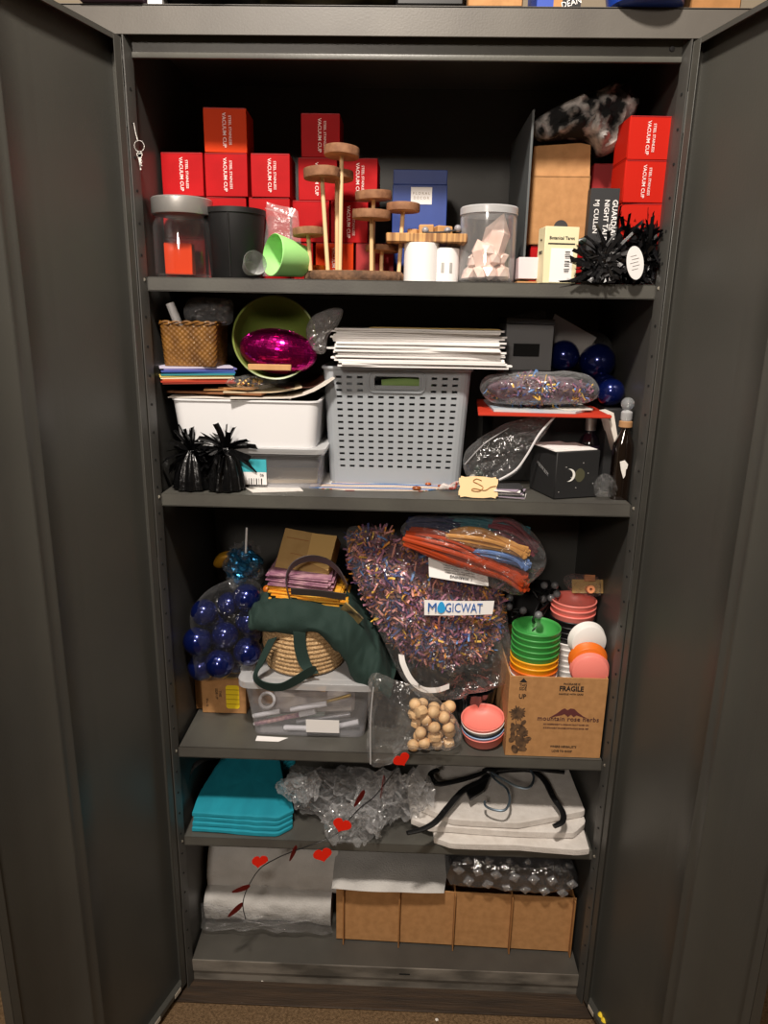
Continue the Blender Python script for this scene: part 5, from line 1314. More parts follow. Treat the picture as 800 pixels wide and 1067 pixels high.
# labels
def quad_label(name, px, Y, m, label, cat, th=.0006):
    q = [at(x, y, yy) for (x, y), yy in zip(px, Y)]
    bm = nb(); nn = (q[1]-q[0]).cross(q[3]-q[0]).normalized()
    if nn.y > 0: nn = -nn
    N = 12; g = [[(q[0].lerp(q[1], i/N)).lerp(q[3].lerp(q[2], i/N), j/4) for i in range(N+1)] for j in range(5)]
    f = [[bm.verts.new(p + nn*(.004*math.sin(PI*i/N))) for i, p in enumerate(r)] for r in g]
    for a, b in zip(f, f[1:]):
        for i in range(N): bm.faces.new((a[i], a[i+1], b[i+1], b[i]))
    o = mk(name, bm, m, bag); o.location = -V(bag.location)
    return o, q, nn
Yl = .046
lab, q, nn = quad_label('brand_label', [(442, 625), (515, 626), (513, 640), (442, 641)], (Yl, Yl+.006, Yl+.004, Yl-.002), M['white'], '', '')
mL = oriented((q[0]+q[1]+q[2]+q[3])/4 + nn*.0046, q[1]-q[0], q[0]-q[3])
wL = (q[1]-q[0]).length; hL = (q[0]-q[3]).length
M['brand'] = mat('brand blue ink', '#1d5fae', .5)
mt = mL @ RX90
ML = Matrix.Translation
text('M', hL*.86, mt @ ML((-wL*.385, 0, .0005)), M['brand'], lab, sx=.95)
text('GICWAT', hL*.86, mt @ ML((wL*.065, 0, .0005)), M['brand'], lab, sx=.68)
bm = nb(); lathe(bm, [(.0001, 0), (1, 0), (1, 1), (.0001, 1)], 24, mt @ ML((-wL*.255, -.001, .0002)) @ Matrix.Diagonal((hL*.26, hL*.3, .0006, 1)), fn=lambda a, z: 1 + .5*max(0, math.cos(a-PI/2))**6)
mk('drop_mark', bm, mat('drop blue', '#2aa0e0', .5), lab)
lab2, q, nn = quad_label('warning_label', [(446, 575), (508, 601), (509, 611), (447, 601)], (Yl+.03, Yl+.022, Yl+.016, Yl+.016), M['white'], '', '')
mL2 = oriented((q[0]+q[1]+q[2]+q[3])/4 + nn*.0046, q[2]-q[3], q[0]-q[3]) @ RX90
text('!  WARNING', .008, mL2 @ ML((.006, -.009, .0006)) @ Matrix.Rotation(PI, 4, 'Z'), M['ink'], lab2, bold=.02)
for k in range(4):
    text('keep plastic bags away from children', .0042, mL2 @ ML((-.003+k*.002, .011 - k*.0045, .0006)) @ Matrix.Rotation(PI, 4, 'Z'), M['ink'], lab2)
bm = nb(); P = [at(418, 682, .07), at(420, 692, .066), at(428, 708, .062), at(440, 718, .06), at(455, 719, .06), at(468, 715, .064)]
ribbon(bm, [(p - V(bag.location), w) for p, w in zip(catmull(P, 24, False), catmull([V((1, 0, -.1)), V((1, 0, .3)), V((.8, 0, .7)), V((.2, 0, 1)), V((0, 0, 1)), V((0, 0, 1))], 24, False))], .012, .0008); s_ = mk('paper_strip', bm, M['white'], bag)
text('37', .013, Matrix.Translation(at(438, 713, .056) - V(bag.location)) @ RX90 @ Matrix.Rotation(.3, 4, 'Z'), M['ink'], s_)
# dark fluted glass bowl under the bag
c = at(488, 762, .165)
bm = nb(); hb = zat(728, .1, 492) - S3; lathe(bm, [(.0001, 0), (.03, 0), (.034, .004), (.05, hb*.55), (.056, hb), (.053, hb), (.047, hb*.55), (.03, .008), (.0001, .006)], 72, Matrix.Translation((c.x, .165, S3)), fn=lambda a, z: 1 + .03*math.sin(a*18))
solo('glass_bowl', bm, mat('smoky black glass', '#15171a', .1, coat=1, spec=.8), 'smoky black fluted glass bowl beneath the big shred bag', 'bowl')

# ================================================================ bag of floss bundles on top
cols = [('rust orange', '#a83c16', (426, 560), (548, 608), 15, .07, .03, 30), ('navy', '#232a4a', (428, 546), (505, 560), 13, .095, .025, 26), ('teal', '#2f6570', (458, 541), (548, 556), 11, .1, .022, 24), ('golden tan', '#c08a48', (470, 558), (547, 577), 9, .062, .018, 24), ('maroon', '#742836', (515, 548), (556, 572), 12, .09, .02, 20), ('steel blue', '#5674a8', (498, 574), (548, 590), 8, .066, .018, 20)]
for n_, c_, p0_, p1_, hwid, Y, th, ns_ in cols:
    bm = nb(); r5 = random.Random(len(n_))
    for k in range(ns_):
        o1 = r5.uniform(-1, 1); o2 = r5.uniform(-1, 1)*math.sqrt(max(0, 1-o1*o1)); P = []
        for j in range(6):
            u = j/5; e = (.55 + .45*math.sin(PI*min(1, u*1.3)))
            q = at(p0_[0] + (p1_[0]-p0_[0])*u, p0_[1] + (p1_[1]-p0_[1])*u + o1*hwid*e - 5*math.sin(PI*u), Y)
            P.append(q + V((r5.uniform(-.003, .003) + (.012*o2 if j in (0, 5) else 0), o2*th*e, r5.uniform(-.0015, .0015))))
        tube(bm, catmull(P, 18, False), .0042, 6)
    solo('floss_bundle', bm, mat(n_ + ' floss', c_, .45, spec=.5), f'{n_} thread bundle in the clear bag at top of third shelf', 'thread bundle', 'thread bundles in the clear bag')
bm = nb(); puff(bm, fu([(418, 556), (428, 540), (470, 533), (520, 536), (552, 552), (568, 575), (566, 592), (548, 612), (540, 620), (500, 606), (450, 582)], .085), .05, FRONT(.085), n=80, rings=12, amp=.005, ns=30, seed=61, ridge=.008); solo('thread_bag', bm, M['bagfilm'], 'clear bag of coloured thread bundles at top of third shelf', 'bag')

# ================================================================ herb box with bowls
Y = FY + .006; a, b = at(531, 750, Y), at(632, 750, Y); zt = zat(706, Y, 582); w = b.x-a.x; h = zt - S3
if b.x > .444: a.x -= b.x-.444; b.x = .444
t = thing('herb_box', 'open brown cardboard box printed mountain rose herbs at right front', 'box', ((a.x+b.x)/2, Y, S3))
d = .26; bm = nb(); wt = .003
for q, s in (((0, wt/2, h/2), (w, wt, h)), ((0, d-wt/2, h/2), (w, wt, h)), ((-w/2+wt/2, d/2, h/2), (wt, d-2*wt, h)), ((w/2-wt/2, d/2, h/2), (wt, d-2*wt, h)), ((0, d/2, wt/2), (w-2*wt, d-2*wt, wt))): addbox(bm, q, s, None, .0006)
mk('box_body', bm, M['kraft'], t)
px2 = w/101
PX = lambda x: (x - 581.5)*px2
PZ = lambda y: (790 - y)*h/85
I = M['ink']; M['plum'] = mat('plum brown ink', '#4a2a2a', .7)
text('THIS\nSIDE', .0095, on_front(PX(545), -.0004, PZ(716)), I, t, sx=.8, line=.85, bold=.01)
text('UP', .0145, on_front(PX(545), -.0004, PZ(726)), I, t, sx=.85, bold=.02)
bm = nb(); prism(bm, [(PX(541), PZ(711)), (PX(549), PZ(711)), (PX(545), PZ(706.5))], lambda u, v, ww: V((u, ww, v)), -.0006, -.0001); mk('arrow_mark', bm, I, t)
text('PACKAGE IS', .0062, on_front(PX(595), -.0004, PZ(711.5)), I, t, bold=.015)
text('FRAGILE', .0155, on_front(PX(595), -.0004, PZ(716.5)), I, t, sx=.86, bold=.03)
text('HANDLE WITH CARE', .0052, on_front(PX(595), -.0004, PZ(722)), I, t, bold=.015)
text('mountain rose herbs', .0148, on_front(PX(594.5), -.0004, PZ(748.5)), M['plum'], t, sx=.96, spacing=1.06, bold=.012)
text('AN INDEPENDENT & ORGANIC PLANT BASED CO.', .0047, on_front(PX(593), -.0004, PZ(754.5)), M['plum'], t, sx=.88, bold=.02)
text('& SUSTAINABLY SOURCED BOTANICALS SINCE 1987', .0045, on_front(PX(593), -.0004, PZ(758.5)), M['plum'], t, sx=.88, bold=.02)
text('WHERE HERBALISTS', .0068, on_front(PX(592), -.0004, PZ(778.5)), I, t, bold=.02, sx=.9)
text('LOVE TO SHOP', .0068, on_front(PX(591), -.0004, PZ(783.5)), I, t, bold=.02, sx=.9)
bm = nb(); mp_ = lambda u, v, ww: V((u, ww, v))
prism(bm, [(PX(x), PZ(y)) for x, y in ((574, 748), (578, 745.5), (583, 742), (587, 738.5), (590, 737), (593, 739), (596, 737), (600, 737.5), (604, 741), (610, 745), (616, 748), (610, 746.2), (606, 745), (603, 744), (600, 746), (597, 743.5), (594, 746), (590, 743), (587, 744.5), (582, 745.5))], mp_, -.0006, -.0001); mk('mountain_mark', bm, mat('mountain maroon ink', '#5d2c2c', .7), t)
def petal(bm, x, y, ang, L, W): 
    o = []
    for k in range(12):
        a = 2*PI*k/12; u, v = L*(.5 + .5*math.cos(a)), W*math.sin(a)
        o.append((PX(x) + u*math.cos(ang) - v*math.sin(ang), PZ(y) + u*math.sin(ang) + v*math.cos(ang)))
    prism(bm, o, mp_, -.0006 - .0002*rnd.random(), -.0001)
xl = 533.5
M['botan'] = mat('botanical dark ink', '#3b2b20', .7, col2='#6e5238', ns=90)
bm = nb()
for (x, y, n0, L) in ((541.5, 744, 17, .0185), (549, 765, 11, .012)):
    for k in range(n0): petal(bm, x, y, 2*PI*k/n0, L*(.8 + .25*((k*7) % 3)/2), .0024)
    lathe(bm, [(.0001, -.0012), (.0055, -.0012), (.0055, -.0001)], 14, Matrix.Translation((PX(x), 0, PZ(y))) @ Matrix.Rotation(-PI/2, 4, 'X') @ Matrix.Diagonal((1, 1, -1, 1)))
for (x, y, a, L, W) in ((540, 750, -1.45, .07, .0012), (548, 766, -1.9, .04, .001), (540, 756, -.5, .026, .006), (540, 760, -2.5, .012, .006), (541, 764, -.1, .02, .0065), (541, 768, -1.0, .03, .0075), (539, 770, -2.2, .014, .006), (545, 771, -.4, .022, .0065), (541, 776, -.2, .024, .0065), (539, 778, -1.2, .022, .007), (546, 779, -.7, .018, .006), (551, 772, .3, .014, .005), (538, 762, -1.6, .022, .005), (546, 756, .9, .014, .0045), (536, 754, -1.2, .02, .005), (544, 783, .1, .02, .005)): petal(bm, x, y, a, L, W)
for v in bm.verts: v.co.x = max(v.co.x, -w/2+.0005); v.co.z = max(v.co.z, .001)
mk('botanical_print', bm, M['botan'], t)
# bowls
bw = {}
BC = {'green': '#3f9a48', 'yellow': '#f0a81c', 'orange': '#e5701f', 'white': '#ece8e4', 'pink': '#f0877b', 'black': '#161617', 'cream': '#efe9df'}
def bowl_mesh(col):
    if col in bw: return bw[col]
    bm = nb(); R = .0505; lathe(bm, [(.0001, .0), (R*.88, 0), (R*.91, .003), (R*.97, .034), (R*1.0, .036), (R*1.0, .039), (R*.96, .039), (R*.935, .034), (R*.88, .006), (.0001, .005)], 48)
    for f in bm.faces: f.smooth = True
    me = bpy.data.meshes.new('bowl'); bm.to_mesh(me); bm.free(); me.materials.append(mat(col + ' bowl plastic', BC[col], .42)); bw[col] = me; return me
def bowl(col, loc, rot, label, group, sc=1):
    o = bpy.data.objects.new('bowl', bowl_mesh(col)); COL.objects.link(o); o.location = loc; o.rotation_euler = rot; o.scale = sc if isinstance(sc, tuple) else (sc,)*3
    return tag(o, label, 'bowl', group)
def stack(px, ytop, Y, order, pitch, where, grp, sc=1):
    """order is bottom to top"""
    p = at(px, ytop, Y); x = min(p.x, .447-.0515*sc); z = p.z - .039*sc
    n = len(order); cnt = {}
    for k, c in enumerate(order):
        cnt[c] = cnt.get(c, 0) + 1
        above = [q for q in order[k+1:] if q == c]
        pos = 'topmost' if not above else ['', 'second', 'third', 'fourth', 'fifth', 'sixth', 'seventh', 'eighth', 'ninth', 'tenth', 'eleventh', 'twelfth', 'thirteenth', 'fourteenth'][len(above)] + ' from top'
        bowl(c, (x, Y, z - (n-1-k)*pitch), (0, 0, 0), f'{c} bowl, {pos} of the {c} ones in {where}', grp, sc)
    return z - (n-1)*pitch
zi = S3 + .004
pit = .0128
Yg = .085; zg = at(559, 650, Yg).z - .039
ng = 4; order = ['white']*4 + ['orange'] + ['yellow']*2 + ['green']*5
ext = int((zg - (len(order)-1)*pit - zi)/pit)
order = ['white']*max(0, ext) + order
lowest = stack(559, 652, Yg, order, pit, 'the front stack', 'bowls in the front stack')
if lowest > zi + .002:
    bm = nb(); box2(bm, (at(559, 700, Yg).x-.03, Yg-.03, S3+.0035), (at(559, 700, Yg).x+.03, Yg+.03, lowest-.0005)); solo('carton', bm, M['white'], 'white carton at the bottom of the herb box under the bowls', 'box')
order2 = ['white']*8 + ['black']*4 + ['pink']*3
Yp2 = .172; zp2 = at(612, 622, Yp2).z - .039
ext = int((zp2 - (len(order2)-1)*pit - zi)/pit)
low2 = stack(612, 624, Yp2, ['cream']*max(0, ext) + order2, pit, 'the rear stack', 'bowls in the rear stack', .97)
zb0 = zat(706, .07, 617)
# remaining tilted bowls, seen from their undersides
def tilted(col, px, py, Y, ax, label, sc=1, group='tilted bowls'):
    c = at(px, py, Y); c.x = min(c.x, .411); R = V(ax).to_track_quat('Z', 'Y').to_euler()
    d = V(ax).normalized()
    o = bowl(col, c - d*.02*(sc[2] if isinstance(sc, tuple) else sc), R, label, group, sc); return o
tilted('white', 622, 668, .085, (-.1, .9, .02), 'white bowl overturned, leaning behind the orange and pink ones', (.8, .8, .5))
tilted('orange', 619, 689, .066, (.05, .93, .12), 'orange bowl overturned behind the pink one in the herb box', (.8, .8, .5))
tilted('pink', 621, 699, .049, (.1, .95, .02), 'pink bowl overturned at the right front of the herb box', (.8, .8, .5))
# dishes in front of the dark bowl
Y = .062; c = at(505, 785, Y)
ax = V((-.1, -.13, .98)).normalized()
R = ax.to_track_quat('Z', 'Y').to_euler()
base = atz(505, 786, S3); base = V((base.x, .075, S3 + .03))
for k, (col, lb) in enumerate((('pink', 'pink bowl at the bottom of the tilted stack by the herb box'), ('blue', 'pale blue bowl in the tilted stack by the herb box'), ('black', 'black bowl in the tilted stack by the herb box'), ('white', 'white bowl in the tilted stack by the herb box'), ('pink', 'pink bowl on top of the tilted stack by herb box'))):
    if col == 'blue' and 'blue' not in BC: BC['blue'] = '#9fb9dd'
    bowl(col, base + ax*(k*.0072 - .02), R, lb, 'bowls in the tilted stack', (.92, .92, .62))
# black box behind, string lights
zb1 = zat(634, .2, 556)
bm = nb(); box2(bm, (at(530, 640, .2).x, .29, S3), (at(590, 640, .2).x, .39, zb1), .002); solo('carton', bm, M['blackmatte'], 'black carton behind the bowl stacks holding up the string lights', 'box')
c0 = at(556, 618, .2)
t = thing('string_lights', 'tangle of clear globe string lights on dark cable behind green bowls', 'lights', (c0.x, .2, zb1))
T0 = V(t.location)
gl = [(553, 603), (567, 610), (578, 610), (538, 613), (531, 623), (574, 623), (580, 619), (561, 641), (530, 632), (582, 632), (566, 624), (545, 636)]
M['globe'] = mat('clear globe bulb', '#9c9ca0', .08, spec=.8, trans=.55)
rr = random.Random(11)
pts = []
for i, (x, y) in enumerate(gl):
    Yq = .17 + rr.uniform(0, .05) if y < 640 else .1
    p = at(x, y, Yq); pts.append((p, i))
    bm = nb(); sphere(bm, p - T0, .0088, 14); g_ = mk('bulb', bm, M['globe'], t)
    bm = nb(); sphere(bm, p - T0, .003, 8); mk('filament', bm, M['white'], g_)
    bm = nb(); tube(bm, [p - T0 + V((0, .006, -.001)), p - T0 + V((rr.uniform(-.01, .01), .026, -.008))], .0045, 8); mk('socket', bm, M['black'], g_)
order = sorted(pts, key=lambda q: q[0].x*3 + math.sin(q[1]*2.1)*.1)
P = []
for p, i in order:
    P += [p - T0 + V((0, .026, -.008)), p - T0 + V((rr.uniform(-.03, .03), .035, -.03))]
bm = nb(); tube(bm, catmull(P, 160, False), .0026, 6); mk('cable', bm, M['black'], t)
P = [q + V((rr.uniform(-.02, .02), .012, rr.uniform(-.03, .01))) for q in P]
bm = nb(); tube(bm, catmull(P[::-1], 160, False), .0026, 6); mk('cable', bm, M['black'], t)
# kraft card with wooden pegs in a bag on the pink bowls
c = at(612, 611, .16)
t = thing('hang_card', 'kraft card with wooden peg on top of the pink bowl stack', 'card', c, (-.35, 0, .05))
bm = nb(); addbox(bm, (0, 0, 0), (.068, .0025, .03), None, .0006); mk('card', bm, M['tan'], t)
bm = nb(); lathe(bm, [(.003, -.012), (.0085, -.012), (.0085, .01), (.003, .01), (.003, -.012)], 20, Matrix.Translation((.002, -.008, -.006)) @ RX90); mk('wooden_ring', bm, mat('salmon wood', '#d98a5c', .5), t)
bm = nb(); addbox(bm, (.004, -.003, .018), (.024, .006, .014), None, .001); mk('wooden_peg', bm, mat('peg wood', '#b8764a', .6), t)
bm = nb(); puff(bm, fu([(588, 606), (600, 600), (628, 604), (646, 612), (644, 620), (620, 624), (596, 618)], .15), .02, FRONT(.165), n=48, rings=8, amp=.005, ns=50, seed=71, ridge=.006)
for v in bm.verts: v.co.x = min(v.co.x, .446)
solo('plastic_bag', bm, M['crinkle'], 'small crinkled clear bag around the kraft peg card', 'bag')
# bag of wooden beads
Yb = .035
zf = S3 + .0008
rr = random.Random(5)
pos = []
Rb = .0132
tries = 0
oW = [(424, 752), (432, 734), (444, 727), (458, 736), (472, 750), (478, 765), (474, 776), (455, 779), (432, 778), (420, 770)]
oWx = fu(oW, Yb)
bcx = at(450, 770, Yb).x
for tries in range(900):
    if len(pos) >= 28: break
    best = None
    for q_ in range(14):
        x = bcx + rr.gauss(0, .023); y = Yb + .012 + rr.uniform(-.022, .022)
        if abs(x-bcx) > .04: continue
        z = zf + Rb
        for q in pos:
            d2 = (q.x-x)**2 + (q.y-y)**2
            if d2 < (1.86*Rb)**2: z = max(z, q.z + math.sqrt((1.86*Rb)**2 - d2))
        if best is None or z < best.z: best = V((x, y, z))
    if best and best.z < zf + .1: pos.append(best)
M['beadw'] = mat('raw wooden bead', '#e2bd8d', .55, col2='#d2a878', ns=40)
for i, p in enumerate(pos):
    bm = nb(); n_ = 20; mt = Matrix.Translation(p) @ Matrix.Rotation(rr.uniform(0, 3), 4, 'X') @ Matrix.Rotation(rr.uniform(0, 3), 4, 'Y')
    if i % 4 == 0: lathe(bm, [(.004, -Rb*.85), (Rb*.8, -Rb*.75), (Rb, 0), (Rb*.8, Rb*.75), (.004, Rb*.85)], 8, mt)
    else: lathe(bm, [(Rb*math.sin(a), -Rb*.92*math.cos(a)) for a in [.32 + (PI-.64)*k/10 for k in range(11)]], 18, mt)
    bmesh.ops.holes_fill(bm, edges=[e for e in bm.edges if e.is_boundary])
    solo('wooden_bead', bm, M['beadw'], 'pale raw wooden bead heaped in the open clear bag', 'bead', 'wooden beads in the clear bag')
bm = nb(); oBg = [(386, 706), (412, 712), (440, 720), (466, 740), (480, 762), (477, 780), (450, 783), (424, 783), (412, 790), (402, 799), (384, 796), (383, 750)]
pz = lambda u, v, w: V((u, .018 - w*(1 if w < 0 else 1) + .0*v + (.0 if v > S3+.03 else 0), v))
oo = fu(oBg, .01)
puff(bm, [(x, z) for x, z in oo], .03, lambda u, v, w: V((u, .022 - w, v)), n=80, rings=12, amp=.005, ns=32, seed=81, ridge=.007)
for v in bm.verts:
    if v.co.y > .018 and v.co.z < S3 + .0008: v.co.y = .016 if v.co.z < S3-.012 else v.co.y; v.co.z = v.co.z if v.co.y <= .0165 else S3+.0008
b_ = solo('zip_bag', bm, M['bagfilm'], 'clear zip bag of raw wooden beads hanging over third shelf edge', 'bag')
bm = nb(); tube(bm, catmull([at(389, 716, -.004), at(386, 750, -.006), at(386, 796, -.008)], 12, False), .0013, 6); L = V(b_.location)
for v in bm.verts: v.co -= L
mk('zip_strip', bm, M['lidp'], b_)
# ================================================================ shelf 4
M['teal'] = mat('teal tissue', '#1592a6', .75, col2='#11869a', ns=8, stretch=(3, 1, 1), bump=.15, bs=30)
# folded teal tissue, several soft sheets
zb = S4
rr = random.Random(3)
tops = [(195, 864), (240, 867), (268, 870), (290, 870), (306, 862), (304, 850), (296, 832), (290, 800)]
front = [atz(x, y, S4+.008) for x, y in tops]
poly = [(max(p.x, -.44), p.y) for p in front] + [(-.24, .3), (-.42, .3), (-.442, .1)]
for k in range(4):
    bm = nb(); s = 1 - k*.008
    cx = sum(p[0] for p in poly)/len(poly); cy = sum(p[1] for p in poly)/len(poly)
    s *= (1 if k == 3 else .975)
    o = [(cx + (x-cx)*s*(1+rr.uniform(-.006, .006)), cy + (y-cy)*s*(1 + rr.uniform(-.012, .012)) + k*.004) for x, y in poly]
    puff(bm, o, .0055, FLAT(S4 + .0062 + k*.0104), n=100, rings=10, amp=.003, ns=13, seed=3, sharp=True, p=.08, ridge=.0015, ease=2.6)
    for v in bm.verts: v.co.z = max(v.co.z, S4 + .0004); v.co.x = max(v.co.x, -.445)
    solo('tissue_sheet', bm, M['teal'], 'folded teal tissue paper in the pack at left of fourth shelf' if k < 3 else 'topmost folded teal tissue sheet at left of fourth shelf', 'tissue paper', 'folded teal tissue sheets')
bm = nb(); P = [at(194, 812, .07), at(200, 800, .09), at(212, 792, .12), at(226, 789, .2)]
tube(bm, catmull(P, 20, False), .007, 8, flat=.4)
for v in bm.verts: v.co.x = max(v.co.x, -.445)
solo('strap', bm, M['blackmatte'], 'dark webbing strap curving behind the teal tissue', 'strap')
# foam sheets
M['foam'] = mat('white packing foam', '#d9d3cd', .9, col2='#cbc4bd', ns=40, bump=.35, bs=350)
def lay(px, z): p = atz(px[0], px[1], z); return (min(p.x, .443), max(p.y, -.01))
fo = [[(452, 876), (470, 882), (540, 884), (600, 889), (614, 888), (617, 840), (612, 812)], [(428, 856), (448, 864), (470, 865), (540, 870), (598, 871), (618, 860)], [(436, 842), (470, 857), (540, 861), (614, 848)]]
th4 = .018
for k, l in enumerate(fo):
    z = S4 + th4/2 + k*th4
    o = [lay(p, z) for p in l]; o += [(.44, .32), (.1, .32), (o[0][0]-.01, .2)]
    bm = nb(); puff(bm, o, th4/2, FLAT(z+.0003), n=110, rings=10, amp=.0016, ns=14, seed=1, sharp=True, p=.06, ease=2.6)
    for v in bm.verts: v.co.z = max(v.co.z, S4 + .0004)
    solo('foam_sheet', bm, M['foam'], ['lowest white foam sheet, its corner reaching the fourth shelf front edge', 'middle white foam sheet under the black hangers', 'topmost white foam sheet touching the black hangers'][k], 'foam sheet', 'foam sheets on the fourth shelf')
ztop = S4 + 3*th4+.0006
# crinkled clear bags
def bagpuff(l, Y, th, seed, label, m='crinkle', amp=.012, zmin=S4+.0006, n=90):
    bm = nb(); puff(bm, fu(l, Y), th*.35, FRONT(Y), n=110, rings=18, amp=.003, ns=38, seed=seed)
    for v in bm.verts:
        c_ = v.co.copy()
        f = abs(nz(c_, 26, seed)) + .55*abs(nz(c_, 55, seed+1)) + .25*abs(nz(c_, 110, seed+2))
        v.co.y -= (f - .25)*.05; v.co.z += .018*(abs(nz(c_, 40, seed+5)) - .2); v.co.x += .014*nz(c_, 45, seed+7)
        v.co.z = max(v.co.z, zmin)
    return solo('plastic_bag', bm, M['crumple'], label, 'bag', 'crumpled clear bags on the fourth shelf', ang=.45)
bagpuff([(296, 812), (320, 803), (360, 800), (400, 806), (412, 822), (400, 846), (370, 850), (340, 846), (310, 838)], .1, .05, 1, 'crumpled clear plastic bag beside the teal tissue')
bagpuff([(372, 812), (400, 800), (440, 806), (452, 820), (440, 842), (420, 850), (396, 858), (376, 850)], .08, .045, 2, 'crumpled clear plastic bag left of the black hangers')
bagpuff([(336, 850), (352, 838), (380, 836), (402, 848), (396, 868), (378, 882), (352, 880)], .04, .03, 3, 'small crumpled clear bag reaching the fourth shelf front edge', amp=.01)
bagpuff([(290, 818), (302, 806), (330, 806), (336, 822), (318, 832), (300, 830)], .07, .02, 4, 'clear plastic bag corner poking out over the teal tissue', amp=.008)
for k in range(5):
    bm = nb(); P = [at(302+k*6, 801+k*2.2, .07+.01*k), at(360+k*4, 806+k*2.0, .08+.01*k), at(405, 808+k*3.0, .1+.01*k)]
    ribbon(bm, [(q, (0, .8, .2)) for q in catmull(P, 12, False)], .02, .0006); solo('film_sheet', bm, M['crinkle'], 'flat clear film edge in the folded layers above the crumpled bags', 'film', 'clear film layers')
# black hangers lying on the foam
def hanger(la, ra, mid, z, label, hook=None):
    c = atz(*mid, z); t = thing('coat_hanger', label, 'hanger', c); T0 = V(c)
    def arm(pts, zs, r):
        P = [atz(x, y, zz) - T0 for (x, y), zz in zip(pts, zs)]
        n_ = 30; Q = catmull(P, n_, False); bm = nb(); tube(bm, Q, [r*(.85 + .25*math.sin(PI*i/n_)) for i in range(n_)], 10, flat=.6); return mk('arm', bm, M['black'], t)
    a1 = arm(la[0], la[1], .0068); a2 = arm(ra[0], ra[1], .0066)
    for a_, (pts, zs) in ((a1, la), (a2, ra)):
        for f in (.55, .62):
            i = int(f*(len(pts)-1)); p = atz(*pts[i], zs[i]).lerp(atz(*pts[i+1], zs[i+1]), f*(len(pts)-1)-i) - T0
            bm = nb(); addbox(bm, p + V((0, -.002, .005)), (.004, .006, .004), None, .001); mk('strap_notch', bm, M['black'], a_)
    bm = nb(); sphere(bm, (0, 0, 0), .011, 14, (1.6, 1, .6)); mk('neck', bm, M['black'], t)
    if hook:
        P = [atz(x, y, zz) - T0 for (x, y), zz in hook]; bm = nb(); tube(bm, catmull(P, 30, False), .0027, 8); mk('hook', bm, M['wire'], t)
    return t
z1 = ztop + .012
hanger(([(512, 806), (500, 814), (482, 824), (466, 842), (454, 856), (440, 864), (424, 868)], [z1+.02, z1+.02, z1+.018, z1+.012, z1+.01, z1+.008, z1+.01]),
       ([(512, 806), (530, 803), (552, 803), (566, 812), (577, 832), (586, 846), (586, 856), (577, 861)], [z1+.02, z1+.02, z1+.018, z1+.016, z1+.012, z1+.01, z1+.009, z1+.008]), (512, 806), z1+.02,
       'black plastic coat hanger with curled arm ends lying on foam sheets', [((512, 808), z1+.022), ((519, 815), z1+.028), ((528, 822), z1+.03), ((531, 834), z1+.03), ((526, 844), z1+.028), ((515, 844), z1+.026), ((506, 840), z1+.024), ((505, 835), z1+.024)])
bm = nb()
z2 = z1 + .004
hanger(([(510, 803), (490, 810), (470, 815), (456, 817), (450, 812), (449, 806), (456, 802)], [z2+.03]*7), ([(510, 803), (540, 800), (565, 802), (588, 805)], [z2+.03]*4), (510, 803), z2+.03,
       'second black hanger behind, with a thin silver wire hook', [((512, 805), z2+.034), ((524, 812), z2+.036), ((540, 820), z2+.036), ((552, 820), z2+.036), ((556, 810), z2+.034), ((553, 803), z2+.034)])
bm = nb(); p = [atz(x, y, z1+.021) for x, y in ((486, 824), (507, 804), (511, 806), (505, 822), (490, 832))]
prism(bm, [(q.x, q.y) for q in p], FLAT(z1+.014), 0, .006); solo('hanger_clip', bm, M['black'], 'black flat hanger paddle lying between the hanger arms', 'clip')

# ================================================================ bottom compartment
Yf = .108
M['foamg'] = mat('grey white packing foam', '#c6c3bf', .85, col2='#b4b1ad', ns=14, bump=.4, bs=250)
hts = [.085, .115]; z0 = S5 + .002
for k, hh in enumerate(hts):
    bm = nb(); xl, xr = -.444, at((344, 350)[k], 930, Yf).x
    N = 70; rows = []; NP = 22
    for i in range(N+1):
        u = i/N; x = xl + (xr-xl)*u
        sag = .008*nz((x*7, k*2.7, 0), 1, 3) + .018*math.sin(u*3.1+k)*.4; row = []
        for j in range(NP):
            a = -PI/2 + PI*j/(NP-1)
            y = Yf + .03 - math.cos(a)*.028 + sag + (.03*(z0-S5)/.1 + .02*(.5+.5*math.sin(a)) if k else 0) + .004*nz((x*30, a*2, k), 1, 4) + k*.006
            z = z0 + hh/2 + math.sin(a)*hh*.5 + .006*nz((x*9, k*3, 4), 1, 8)*math.cos(a) + (.012*(u-.5)*(k-.5))
            row.append((x, y, z))
        row += [(x, .36, z0+hh*.97), (x, .36, z0+hh*.03)]
        rows.append([bm.verts.new((p, q, min(max(r, S5+.001), S5+.31))) for p, q, r in row])
    n_ = len(rows[0])
    for a, b in zip(rows, rows[1:]):
        for i in range(n_): bm.faces.new((a[i], a[(i+1) % n_], b[(i+1) % n_], b[i]))
    bm.faces.new(rows[0][::-1]); bm.faces.new(rows[-1])
    solo('foam_fold', bm, M['foamg'], ['lower', 'upper'][k] + ' soft fold of grey white foam at the left of bottom shelf', 'foam sheet', 'folded foam on the bottom shelf', ang=1.5)
    z0 += hh*.82
bm = nb(); puff(bm, fu([(203, 970), (206, 945), (240, 955), (300, 962), (338, 958), (345, 972), (338, 975), (250, 970)], .085), .012, FRONT(.094), n=70, rings=8, amp=.006, ns=40, seed=9, ridge=.006)
for v in bm.verts: v.co.z = max(v.co.z, S5+.0006); v.co.y = min(v.co.y, .104); v.co.x = max(v.co.x, -.445)
solo('plastic_bag', bm, M['crinkle'], 'crinkled clear film in front of the foam folds, bottom shelf', 'bag')
